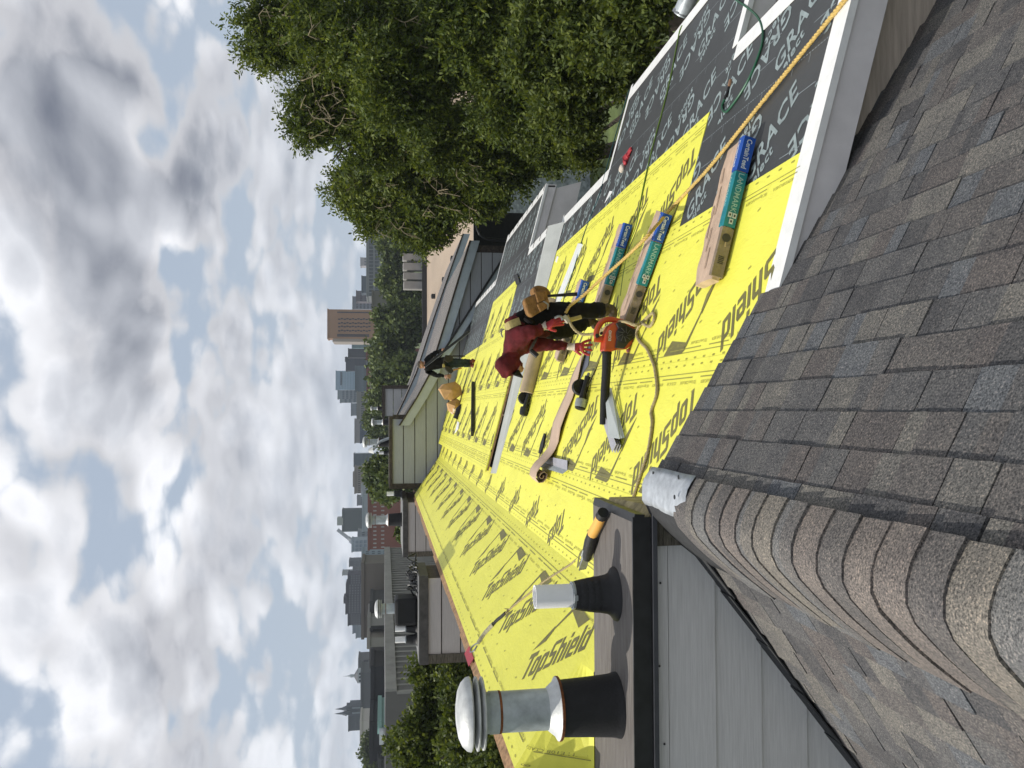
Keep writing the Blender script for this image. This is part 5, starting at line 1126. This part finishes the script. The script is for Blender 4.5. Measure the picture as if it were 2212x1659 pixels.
def leaves(lobes, nspray, nl, sl, lw, ll, droop=.5, seed=1, shell=.55):
    g = np.random.default_rng(seed); C_ = np.array([l[:3] for l in lobes]); Rr = np.array([l[3] for l in lobes])
    w = Rr**2.3; w /= w.sum(); k = g.choice(len(lobes), nspray, p=w)
    d = g.normal(size=(nspray, 3)); d /= np.linalg.norm(d, axis=1)[:, None]
    d[:, 2] = d[:, 2]*.9+.08
    lump = 0.80+.30*np.sin(d[:, 0]*5.1+k*1.3)*np.sin(d[:, 1]*4.3+k*2.1)+.16*np.sin(d[:, 2]*9+d[:, 0]*7+k)
    r = Rr[k]*lump*(shell+(1.05-shell)*g.random(nspray)**.55)
    P = C_[k]+d*r[:, None]
    # uneven masses: sprays bunch around twig ends
    P += (g.normal(size=(nspray, 3))*.06*Rr[k][:, None])
    ax = d*1.0+g.normal(size=(nspray, 3))*.55; ax[:, 2] -= droop; ax /= np.linalg.norm(ax, axis=1)[:, None]
    sd = np.cross(ax, g.normal(size=(nspray, 3))); sd /= np.linalg.norm(sd, axis=1)[:, None]
    t = np.linspace(0.05, 1, nl); sgn = np.where(np.arange(nl) % 2 == 0, 1, -1)
    base = P[:, None, :]+ax[:, None, :]*(t*sl)[None, :, None]
    ld = sd[:, None, :]*sgn[None, :, None]*.9+ax[:, None, :]*.55+g.normal(size=(nspray, nl, 3))*.28; ld /= np.linalg.norm(ld, axis=2)[:, :, None]
    nn = np.cross(ld, g.normal(size=(nspray, nl, 3))+np.array([0, 0, 1.2])); nn /= np.linalg.norm(nn, axis=2)[:, :, None]
    s_ = g.uniform(.7, 1.25, size=(nspray, nl, 1))
    a = base; b = base+ld*ll*.5*s_+nn*lw*.5*s_; c = base+ld*ll*s_; e = base+ld*ll*.5*s_-nn*lw*.5*s_
    V = np.stack([a, b, c, e], axis=2).reshape(-1, 3); nq = nspray*nl
    return V, np.arange(nq*4).reshape(nq, 4)
def np_mesh(name, V, F, m):
    me = bpy.data.meshes.new(name); nq = len(F); me.vertices.add(len(V)); me.vertices.foreach_set('co', V.astype(np.float32).ravel())
    me.loops.add(nq*4); me.loops.foreach_set('vertex_index', F.astype(np.int32).ravel()); me.polygons.add(nq)
    me.polygons.foreach_set('loop_start', np.arange(0, nq*4, 4, dtype=np.int32)); me.polygons.foreach_set('loop_total', np.full(nq, 4, dtype=np.int32)); me.materials.append(m); me.update(calc_edges=True); me.validate(); return me
def split_lobes(lobes, seed, n=6, k=(.34, .52)):
    """break each mass of the crown into a small core and boughs around it, so that the outline and the light are uneven"""
    random.seed(seed); out = []
    for (x, y, z, r) in lobes:
        out.append((x, y, z, r*.62))
        for i in range(n):
            d = Vector((random.gauss(0, 1), random.gauss(0, 1)-.35, random.gauss(0, .9)+.15)).normalized()*r*random.uniform(.62, .92); out.append((x+d.x, y+d.y, z+d.z, r*random.uniform(*k)))
    return out
def tree(name, label, lobes, base, nspray, nl, sl, lw, ll, lm, seed, trunk=.3, droop=.5, group=None, twigs=0, shell=.55, split=False):
    t = thing(name, label, 'tree', tuple(base), group); off = np.array(base)
    V, F = leaves(split_lobes(lobes, seed) if split else lobes, nspray, nl, sl, lw, ll, droop, seed, shell); me = np_mesh('crown', V-off, F, lm); o = bpy.data.objects.new('crown', me); C.objects.link(o); o.parent = t
    random.seed(seed); mb = MB(); B = Vector(base); cz = sum(l[2] for l in lobes)/len(lobes); cx = sum(l[0] for l in lobes)/len(lobes); cy_ = sum(l[1] for l in lobes)/len(lobes)
    fork = B.lerp(Vector((cx, cy_, cz)), .62)
    mb.tube([B, B.lerp(fork, .5)+Vector((.15, 0, 0)), fork], [trunk, trunk*.8, trunk*.65], 9)
    for l in lobes:
        c = Vector(l[:3]); m_ = fork.lerp(c, .5)+Vector((0, 0, .12*l[3])); mb.tube([fork, m_, c], [trunk*.45, trunk*.28, trunk*.10], 6)
        for k in range(5):
            e = c+Vector((random.gauss(0, 1), random.gauss(0, 1), random.gauss(0, 1)+.3)).normalized()*l[3]*.85; mb.tube([m_.lerp(c, .6), c.lerp(e, .5)+Vector((0, 0, .05)), e], [trunk*.12, trunk*.08, .012], 5)
    mb.build('trunk', BARK, t, fix=False)
    if twigs:
        mb = MB()
        for k in range(twigs):
            l = random.choice(lobes[:max(3, len(lobes)//2)]); c = Vector(l[:3]); d = Vector((random.uniform(-.8, .3), random.uniform(-1, -.5), random.uniform(-.5, .6))).normalized()
            p = c+d*l[3]*.75; q = p+d*.5+Vector((random.uniform(-.4, .4), 0, random.uniform(-.5, .1))); r_ = q+Vector((random.uniform(-.3, .3), -.15, random.uniform(-.5, -.1)))
            mb.tube(smooth_path([p, q, r_], .12), .011, 4)
            for j in range(3): mb.tube([q.lerp(r_, j/3), q.lerp(r_, j/3)+Vector((random.uniform(-.3, .3), -.05, random.uniform(-.35, .1)))], .007, 4)
        mb.build('bare_twigs', TWIG, t, fix=False)['kind'] = 'stuff'
    return t
def LB(x, y, r, Y): p = onY(x, y, Y); return (p.x, p.y, p.z, r*Y/1789*1.0)
tree('locust_tree', 'tall feathery locust tree filling the right of the view, bare twigs in its crown', [LB(640, 40, 105, 21), LB(740, 130, 110, 20), LB(690, 235, 75, 21), LB(870, 40, 140, 19.5), LB(880, 190, 110, 19), LB(1000, 90, 130, 18.5), LB(1090, 200, 100, 18.5), LB(760, 300, 75, 21)], (11.0, 21, GZ), 15000, 14, .46, .052, .120, LFA, 11, .34, .75, twigs=45, split=True)
tree('locust_tree', 'second locust tree left of the tall one, its lowest sprays hanging over the tan roof', [LB(790, 395, 70, 25), LB(870, 340, 85, 24), LB(850, 450, 62, 25), LB(950, 420, 75, 24), LB(1000, 340, 80, 23), LB(940, 490, 40, 25), LB(905, 527, 17, 25), LB(1055, 430, 40, 24), LB(1090, 330, 70, 22.5), LB(800, 475, 30, 25.5), LB(960, 300, 90, 23)], (9.0, 25, GZ), 11500, 14, .46, .058, .130, LFA, 12, .30, .8, twigs=25, split=True)
tree('shrubby_tree', 'dark low tree crowding the near eave at the right', [LB(1190, 90, 95, 15), LB(1290, 60, 95, 14), LB(1230, 200, 80, 16), LB(1380, 30, 80, 13), LB(1180, 300, 60, 19), LB(1320, 160, 70, 15), LB(1250, 320, 38, 18)], (8.4, 16, GZ), 9500, 11, .34, .052, .11, LFB, 13, .22, .4, split=True)
tree('maple_tree', 'leafy maple at the far left beside the large galvanised vent', [LB(935, 1460, 36, 19), LB(940, 1510, 42, 19), LB(925, 1570, 50, 18.5), LB(905, 1630, 50, 18.5), LB(1000, 1455, 42, 18), LB(1005, 1530, 52, 17.5), LB(1000, 1620, 60, 17), LB(1070, 1560, 50, 16.5), LB(1075, 1640, 60, 16)], (-8.5, 18.5, GZ), 6400, 9, .30, .07, .10, LFB, 14, .25, .3, split=True)
tree('street_tree', 'round tree just behind the sided house\'s flat top', [LB(842, 1010, 26, 62), LB(838, 1045, 28, 62), LB(826, 1028, 24, 62), LB(860, 1040, 24, 60)], (-6, 62, GZ), 2600, 7, .7, .26, .34, LFC, 15, .3, .2, 'trees beyond the roofs')
for i, (lab, lb_) in enumerate([('broad tree behind the flat tan roof, nearest the standing worker', [LB(838, 860, 30, 112), LB(850, 815, 36, 110), LB(870, 850, 30, 108), LB(880, 800, 28, 106)]), ('broad tree in the middle of the tree line behind the tan roof', [LB(838, 760, 34, 114), LB(860, 735, 40, 112), LB(880, 690, 34, 110), LB(850, 700, 30, 112)]),
                                ('tree behind the four concrete slabs', [LB(845, 615, 26, 125), LB(860, 590, 30, 125), LB(880, 640, 26, 122), LB(870, 560, 28, 125)]), ('dark tree right of the four concrete slabs', [LB(850, 530, 30, 125), LB(880, 500, 36, 122), LB(900, 460, 30, 120), LB(860, 470, 34, 122)]),
                                ('small tree left of the round tree, in front of the red brick block', [LB(818, 900, 22, 130), LB(822, 930, 20, 130), LB(835, 905, 22, 128)]), ('pale green tree at the far left skyline', [LB(806, 1630, 20, 150), LB(812, 1600, 14, 150), LB(815, 1655, 18, 150)])]):
    b = lb_[0]; tree('street_tree', lab, lb_, (b[0], b[1], GZ), 2600, 6, 1.1, .42, .55, LFC, 30+i, .4, .2, 'trees beyond the roofs', split=True)
sh_ = [LB(878, 1150, 7, 40), LB(886, 1160, 6, 40)]
tree('street_tree', 'small bush top showing behind the far small roof box', sh_, (sh_[0][0], 40, GZ), 300, 6, .4, .14, .2, LFC, 50, .12, .2, 'trees beyond the roofs')

# ================================================================ tan flat-roofed building with concrete slabs
tb_ = thing('tan_roofed_building', 'low building with a broad tan gravel roof behind the row houses', 'building', (20, 75, GZ))
a = onZ(922, 690, -5.0); b = onZ(1015, 430, -5.0)
MB().box(6.5, 48, 46, 96, GZ, -5.35).build('wall', CONC, tb_); MB().box(6.3, 48.2, 45.8, 96.2, -5.349, -5.0).build('roof', TANR, tb_)
MB().box(6.3, 48.2, 96.0, 96.5, -5.0, -4.45).build('parapet', BLK, tb_)
for k, (ya, yb) in enumerate([(547, 562), (567, 583), (588, 603), (607, 624)]):
    p, q = onY(870+k*.6, yb, 97), onY(870+k*.6, ya, 97)
    MB().hex([(p.x, 97, -5.4), (q.x, 97, -5.4), (q.x, 98.2, -5.4), (p.x, 98.2, -5.4), (p.x, 97, p.z), (q.x, 97, q.z), (q.x, 98.2, q.z), (p.x, 98.2, p.z)]).build('concrete_slab', CONL, tb_, bevel=.06)
for k, (xx, yy) in enumerate([(965, 605), (940, 640), (985, 560)]): p = onZ(xx, yy, -4.99); MB().lathe([(.25, 0), (.25, .35), (.1, .4)], p, 10).build('roof_drain', BLK, tb_)

# ================================================================ ribbed concrete block on the left
rb = thing('ribbed_concrete_building', 'long concrete building with a facade of slender vertical ribs', 'building', (-30, 60, GZ))
A = onY(834, 1494, 52); B_ = onY(824, 1184, 104); A.z = B_.z = -.12
dirv = (B_-A); Ln = dirv.length; dirv.normalize(); nv = Vector((dirv.y, -dirv.x, 0));
if nv.y > 0: nv = -nv
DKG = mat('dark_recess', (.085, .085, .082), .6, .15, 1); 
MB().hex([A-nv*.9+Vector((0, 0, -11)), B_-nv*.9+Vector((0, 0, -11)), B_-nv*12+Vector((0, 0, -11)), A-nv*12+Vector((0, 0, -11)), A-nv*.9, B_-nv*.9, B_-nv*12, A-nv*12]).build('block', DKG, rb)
MB().hex([A+nv*.15+Vector((0, 0, -.7)), B_+nv*.15+Vector((0, 0, -.7)), B_-nv*1+Vector((0, 0, -.7)), A-nv*1+Vector((0, 0, -.7)), A+nv*.15, B_+nv*.15, B_-nv*1, A-nv*1]).build('cornice', CONL, rb)
nf = 44
for k in range(nf+1):
    p = A+dirv*(Ln*k/nf); w = dirv*.16
    MB().hex([p-w+nv*.0+Vector((0, 0, -9)), p+w+nv*.0+Vector((0, 0, -9)), p+w-nv*.95+Vector((0, 0, -9)), p-w-nv*.95+Vector((0, 0, -9)), p-w+Vector((0, 0, -.70)), p+w+Vector((0, 0, -.70)), p+w-nv*.95+Vector((0, 0, -.70)), p-w-nv*.95+Vector((0, 0, -.70))]).build('rib', CONL, rb)
    if k < nf:
        q = p+dirv*(Ln/nf); c0, c1 = p+dirv*.16, q-dirv*.16; zz_ = -3.3-.55*(k % 2)
        MB().hex([c0-nv*.1+Vector((0, 0, zz_-.55)), c1-nv*.1+Vector((0, 0, zz_-.55)), c1-nv*.9+Vector((0, 0, zz_-.9)), c0-nv*.9+Vector((0, 0, zz_-.9)), c0-nv*.1+Vector((0, 0, zz_)), c1-nv*.1+Vector((0, 0, zz_)), c1-nv*.9+Vector((0, 0, zz_+.3)), c0-nv*.9+Vector((0, 0, zz_+.3))]).build('spandrel', CONL, rb)
C1 = onY(838, 1720, 47); C1.z = -.16
MB().hex([A+Vector((-.02, 0, -11)), C1+Vector((0, 0, -11)), C1+Vector((0, 14, -11)), A+Vector((-.02, 14, -11)), A+Vector((-.02, 0, 0)), C1, C1+Vector((0, 14, 0)), A+Vector((-.02, 14, 0))]).build('plain_end_wall', CONP, rb)

# ================================================================ skyline
def bld(label, xt, y0, y1, Y, col, cols=0, rows=0, wcol=(.05, .06, .075), xb=838, wf=.55, hf=.5, zt_extra=0, name='city_building', rough=.75, wtop=.06, dep=None):
    p, q = onY(xt, y1, Y), onY(xt, y0, Y); w = q.x-p.x; bz = onY(xb, y0, Y).z; t = thing(name, label, 'building', ((p.x+q.x)/2, Y, min(bz, GZ)), 'buildings of the skyline')
    col = tuple(min(.8, c*1.1) for c in col); m = mat('facade_%02d_%02d_%02d' % tuple(int(c*100) for c in col), col, rough, .10, .05, .0)
    dp = dep or max(8, w*.7)
    MB().box(p.x, q.x, Y, Y+dp, min(bz, GZ), p.z).build('wall', m, t)
    MB().box(p.x-.2, q.x+.2, Y-.2, Y+dp+.2, p.z+.01, p.z+.5).build('roof_edge', m, t)
    if cols:
        H = p.z-bz; gm = mat('glass_%02d_%02d_%02d' % tuple(int(c*100) for c in wcol), wcol, .25, .25, .08, spec=.5)
        cw, rh = w/cols, H*(1-wtop)/rows; me = MB().box(-cw*wf/2, cw*wf/2, -.12, .1, -rh*hf/2, rh*hf/2).mesh('window', gm)
        for i in range(cols):
            for j in range(rows): inst('window', me, t, (p.x+cw*(i+.5), Y, p.z-H*wtop-rh*(j+.5)))
    return t, p, q
def add(t, xt, xb, y0, y1, Y, col, nm='wall_block', dY=-.6, dep=6):
    p, q = onY(xt, y1, Y+dY), onY(xb, y0, Y+dY); m = mat('facade_%02d_%02d_%02d' % tuple(int(c*100) for c in col), col, .75, .1, .05)
    return MB().box(p.x, q.x, Y+dY, Y+dY+dep, q.z, p.z).build(nm, m, t)
BRN = (.33, .19, .11)
t, p, q = bld('tall brown brick tower with rows of small dark windows', 709.6, 668, 731, 330, BRN, 0, 0, xb=815)
Ht = p.z-onY(812, 700, 330).z; Wt = q.x-p.x; wm = MB().box(-.24, .24, -.25, .1, -.45, .45).mesh('window', mat('tower_glass', (.045, .04, .045), .3, .2, .1)); wn = MB().box(-.22, .22, -.25, .1, -.95, .95).mesh('window', mat('tower_glass', (.045, .04, .045), .3))
for j in range(7):
    for fx in (.085, .13, .90): inst('window', wn, t, (p.x+Wt*fx, 330, p.z-Ht*(.235+.095*j)))
for j in range(12):
    for i, fx in enumerate((.26, .40, .52, .66)): inst('window', wm, t, (p.x+Wt*(fx+(.02 if j % 2 else 0)), 330, p.z-Ht*(.225+.058*j)))
MB().box(p.x-1.2, p.x, 330.5, 345, GZ, p.z-1.5).build('pale_corner_strip', mat('pale_stone', (.36, .31, .27), .8), t)
bld('grey striped office block right of the brown tower', 771, 628, 651, 420, (.115, .10, .115), 6, 6, (.05, .05, .065), wf=.6)
bld('stepped grey tower directly beside the brown tower', 763, 640, 667, 460, (.155, .165, .20), 4, 9, (.09, .10, .13), wf=.8)
bld('low dark blue building behind the tree line', 783, 596, 632, 380, (.075, .095, .12), 0, 0)
bld('small pale cylinder-like block above the far right roofs', 780, 556, 574, 520, (.36, .34, .36), 3, 4, (.2, .2, .24))
t, p, q = bld('long glazed grey frontage behind the trees at right', 794, 500, 640, 300, (.19, .20, .21), 18, 2, (.07, .085, .10), xb=820, wf=.75, hf=.7)
bld('flat olive grey wall between the trees', 807, 628, 672, 210, (.12, .115, .095), xb=880)
bld('pale green glass block left of the brown tower', 762, 732, 752, 430, (.16, .25, .27), 4, 8, (.24, .34, .36), wf=.35, hf=.85)
bld('black slab tower next to the green glass block', 754, 753, 772, 400, (.03, .032, .04), 0, 0)
t, p, q = bld('black tower with stepped top in the skyline', 749, 771, 801, 420, (.028, .035, .05), 5, 9, (.05, .06, .08)); add(t, 745, 749, 771, 781, 420, (.028, .035, .05))
t, p, q = bld('pale blue glass tower with slanted top', 727, 801, 842, 450, (.26, .36, .44), 14, 14, (.30, .42, .52), xb=815, wf=.9, hf=.86, rough=.3); add(t, 735, 738, 803, 832, 450, (.08, .10, .13), 'dark_band', -.8, 1)
bld('stepped grey office tower beside the pale blue one', 731, 843, 862, 455, (.22, .25, .27), 5, 12, (.12, .145, .17), wf=.8); bld('lower step of the grey office tower', 736, 862, 870, 455, (.22, .25, .27), 2, 10, (.12, .145, .17), wf=.8)
bld('dark teal block under the pale blue tower', 769, 790, 846, 380, (.075, .105, .125), 8, 4, (.11, .15, .18), wf=.8)
bld('grey block with rooftop fins in mid skyline', 760, 871, 898, 430, (.20, .23, .26), 6, 5, (.12, .15, .18)); bld('broad grey low block in mid skyline', 773, 846, 905, 330, (.185, .185, .175), 12, 5, (.09, .095, .10))
for i, (ya, yb) in enumerate([(752, 778), (779, 793), (794, 812), (826, 846)]): bld(['red brick row block nearest the black tower', 'grey stone row block between brick ones', 'dark red brick row block', 'red brick row block below the stepped office tower'][i], 794+i*.5, ya, yb, 240, (.17, .06, .05) if i != 1 else (.17, .18, .20), 4, 3, (.30, .29, .29), xb=822, wf=.4, hf=.5)
bld('pale red brick house front behind the round tree', 792, 880, 907, 230, (.19, .115, .09), 4, 3, (.28, .27, .26), xb=830, wf=.4)
bld('wide beige hall with a dark glass front', 768, 905, 957, 360, (.26, .25, .24), 0, 0)
t, p, q = bld('dark blue glass front of the beige hall', 780, 910, 957, 350, (.055, .075, .11), 9, 5, (.07, .095, .14), wf=.85, hf=.85, rough=.3)
bld('dark green glass block behind the vents', 766, 980, 1008, 400, (.05, .075, .095), 5, 4, (.075, .11, .135), wf=.85, rough=.3)
t, p, q = bld('beige stone block with many small windows', 768, 1009, 1066, 330, (.23, .205, .18), 12, 6, (.10, .095, .09), xb=825, wf=.5); add(t, 762, 768, 1020, 1052, 330, (.23, .205, .18))
bld('pale low industrial shed', 783, 1048, 1072, 300, (.36, .38, .40)); bld('cluster of small grey rooftops', 773, 1072, 1092, 420, (.20, .215, .235), 4, 4, (.11, .12, .14))
t, p, q = bld('dark green apartment slab with balconies', 741, 1102, 1149, 380, (.060, .080, .082), 10, 12, (.15, .17, .17), xb=800, wf=.55, hf=.45); add(t, 728, 741, 1119, 1135, 380, (.40, .43, .40), 'pale_penthouse')
bld('long pale blue low building under the apartment slab', 785, 1068, 1148, 290, (.29, .33, .37)); bld('long red brick building with white windows', 799, 1064, 1187, 190, (.19, .066, .045), 14, 2, (.40, .38, .37), xb=835, wf=.32, hf=.42)
bld('grey office behind the red brick building', 775, 1148, 1168, 330, (.22, .245, .27), 4, 5, (.12, .14, .16))
t, p, q = bld('light blue panelled tower under the crane', 762, 1167, 1192, 310, (.30, .35, .40), 3, 8, (.23, .28, .33), wf=.8, hf=.75)
cr = thing('tower_crane', 'pale slanted crane jib above the light blue tower', 'crane', tuple(onY(765, 1170, 315)))
MB().tube([onY(765, 1170, 315), onY(752, 1162, 315)], .8, 6).build('cab', mat('crane_paint', (.42, .44, .46), .5), cr); MB().bar(onY(757, 1166, 315), onY(729, 1144, 315), 1.1, 1.1).build('jib', mat('crane_paint', (.42, .44, .46), .5), cr); MB().bar(onY(757, 1166, 315), onY(764, 1172, 315), 1.8, 1.8).build('counterweight', mat('crane_paint', (.42, .44, .46), .5), cr)
bld('grey blue mid-rise left of the crane', 784, 1190, 1215, 280, (.21, .26, .30), 6, 4, (.10, .13, .16)); bld('dark cluster of towers with antennas', 756, 1211, 1224, 400, (.09, .10, .115), 3, 8, (.15, .16, .18)); bld('second dark tower in the cluster', 764, 1224, 1242, 410, (.12, .125, .135), 4, 7, (.19, .20, .21)); bld('slim pale tower rising above the dark cluster', 741, 1236, 1243, 480, (.30, .31, .33))
for i, (xt, ya, yb) in enumerate([(754, 1242, 1262), (750, 1262, 1285), (749, 1285, 1326), (754, 1326, 1351)]): bld(['first', 'second', 'third', 'fourth'][i]+' wing from the right of the dark purple apartment block', xt, ya, yb, 300+i*.5, (.058, .055, .068), max(3, int((yb-ya)/5)), 8, (.27, .29, .32), xb=800, wf=.42, hf=.45)
add(t, 742, 750, 1290, 1304, 300, (.058, .055, .068))
bld('blunt blue grey block behind the brown wall', 764, 1350, 1368, 330, (.20, .23, .27), 4, 6, (.13, .155, .19)); bld('lower blue grey block with bright slats', 771, 1352, 1378, 320, (.25, .285, .33), 8, 1, (.36, .40, .45), wf=.4, hf=.9)
bld('broad plain brown wall above the ribbed building', 787, 1218, 1378, 135, (.145, .125, .105), xb=826); bld('dark rooftop plant room above the ribbed building', 806, 1300, 1360, 125, (.05, .05, .05), xb=838); bld('pale rooftop duct box above the ribbed building', 801, 1335, 1352, 122, (.25, .24, .22), xb=815); bld('beige ribbed rooftop unit', 800, 1378, 1398, 122, (.27, .255, .22), xb=832); bld('dark low rooftops left of the plant room', 805, 1398, 1440, 130, (.11, .105, .10), xb=836)
bld('dark brick gabled block behind the cupola', 777, 1425, 1455, 260, (.13, .13, .14), 4, 3, (.08, .08, .09)); bld('long dark stone hall below the cupola', 783, 1453, 1563, 210, (.10, .105, .115), 0, 0, xb=815); bld('black flat rooftop in front of the stone hall', 808, 1440, 1560, 120, (.022, .022, .024), xb=838); bld('second black rooftop at the far left', 806, 1560, 1645, 112, (.022, .022, .025), xb=838)
bld('pale beige long roof at the far left', 782, 1558, 1605, 190, (.46, .43, .41), xb=800); bld('white rooftop box at the far left', 829, 1582, 1603, 95, (.62, .64, .66), xb=838); bld('mint green rooftop unit', 825, 1559, 1580, 96, (.22, .36, .32), xb=838)
bld('shed with a rounded rooftop machine, at the far left edge', 824, 1640, 1662, 110, (.05, .05, .05), xb=838)
# church with twin spires and white cupola
ch = thing('twin_spire_church', 'dark stone church with two pointed spires on the skyline', 'church', tuple(onY(790, 1535, 300)))
STN = mat('dark_church_stone', (.10, .115, .135), .8, .15, .1)
def wallc(t, xt, xb, y0, y1, Y, dep, m, nm): p, q = onY(xt, y1, Y), onY(xb, y0, Y); MB().box(p.x, q.x, Y, Y+dep, q.z, p.z).build(nm, m, t)
wallc(ch, 755, 800, 1523, 1547, 300, 6, STN, 'nave'); wallc(ch, 748, 757, 1526, 1534.5, 299.5, 4, STN, 'tower'); wallc(ch, 748, 757, 1535.5, 1545, 299.5, 4, STN, 'tower')
for yy, tip in ((1530.5, 723.6), (1540.5, 721.7)):
    b0 = onY(749, yy, 301.5); tp_ = onY(tip, yy+2, 301.5); MB().lathe([(1.1, 0), (.45, (tp_.z-b0.z)*.4), (.02, tp_.z-b0.z)], b0, 8).build('spire', STN, ch)
for xx, yy in ((768, 1529), (768, 1540)): p = onY(xx, yy, 299.4); MB().box(p.x-.25, p.x+.25, 299.3, 299.5, p.z-1.6, p.z+1.2).build('belfry_window', mat('pale_louvre', (.22, .25, .28), .7), ch)
bld('dark apartment block attached left of the church', 755, 1547, 1579, 305, (.075, .085, .10), 8, 6, (.12, .135, .15))
cu = thing('cupola_tower', 'white cupola with pointed dark roof and slender lantern', 'tower', tuple(onY(790, 1462, 250)))
CUW = mat('white_cupola_paint', (.46, .50, .54), .6, .05, .3); p, q = onY(773, 1476, 250), onY(783, 1450, 250)
MB().box(p.x, q.x, 250, 253.4, q.z-2, p.z).build('base', CUW, cu)
for k in range(3): xx = p.x+(q.x-p.x)*(.2+.3*k); MB().box(xx-.3, xx+.3, 249.9, 250.05, q.z+.35, q.z+1.0).build('window', GLS, cu)
cxm = (p.x+q.x)/2; tp_ = onY(763, 1462, 250).z; MB().add([(p.x-.1, 249.9, p.z), (q.x+.1, 249.9, p.z), (q.x+.1, 253.5, p.z), (p.x-.1, 253.5, p.z), (cxm, 251.7, tp_)], [(0, 1, 4), (1, 2, 4), (2, 3, 4), (3, 0, 4), (0, 3, 2, 1)]).build('roof', mat('slate', (.06, .07, .085), .6), cu)
MB().lathe([(.45, -.4), (.5, 1.2), (.35, 1.4), (.12, 2.0), (.02, 3.4)], (cxm, 251.7, tp_-.3), 8).build('lantern', CUW, cu)

# ================================================================ summer haze
hzm = bpy.data.materials.new('summer_haze'); hzm.use_nodes = True; t_ = hzm.node_tree; t_.nodes.clear()
pv = N(t_, 'ShaderNodeVolumePrincipled', ins={'Color': (.80, .88, 1.0, 1), 'Density': .00032, 'Anisotropy': .1}); oo = N(t_, 'ShaderNodeOutputMaterial'); L(t_, pv.outputs[0], oo.inputs['Volume'])
try: hzm.cycles.homogeneous_volume = True
except Exception: pass
hzo = MB().box(-700, 700, -40, 600, GZ-2, 30).build('haze', hzm); hzo['kind'] = 'stuff'
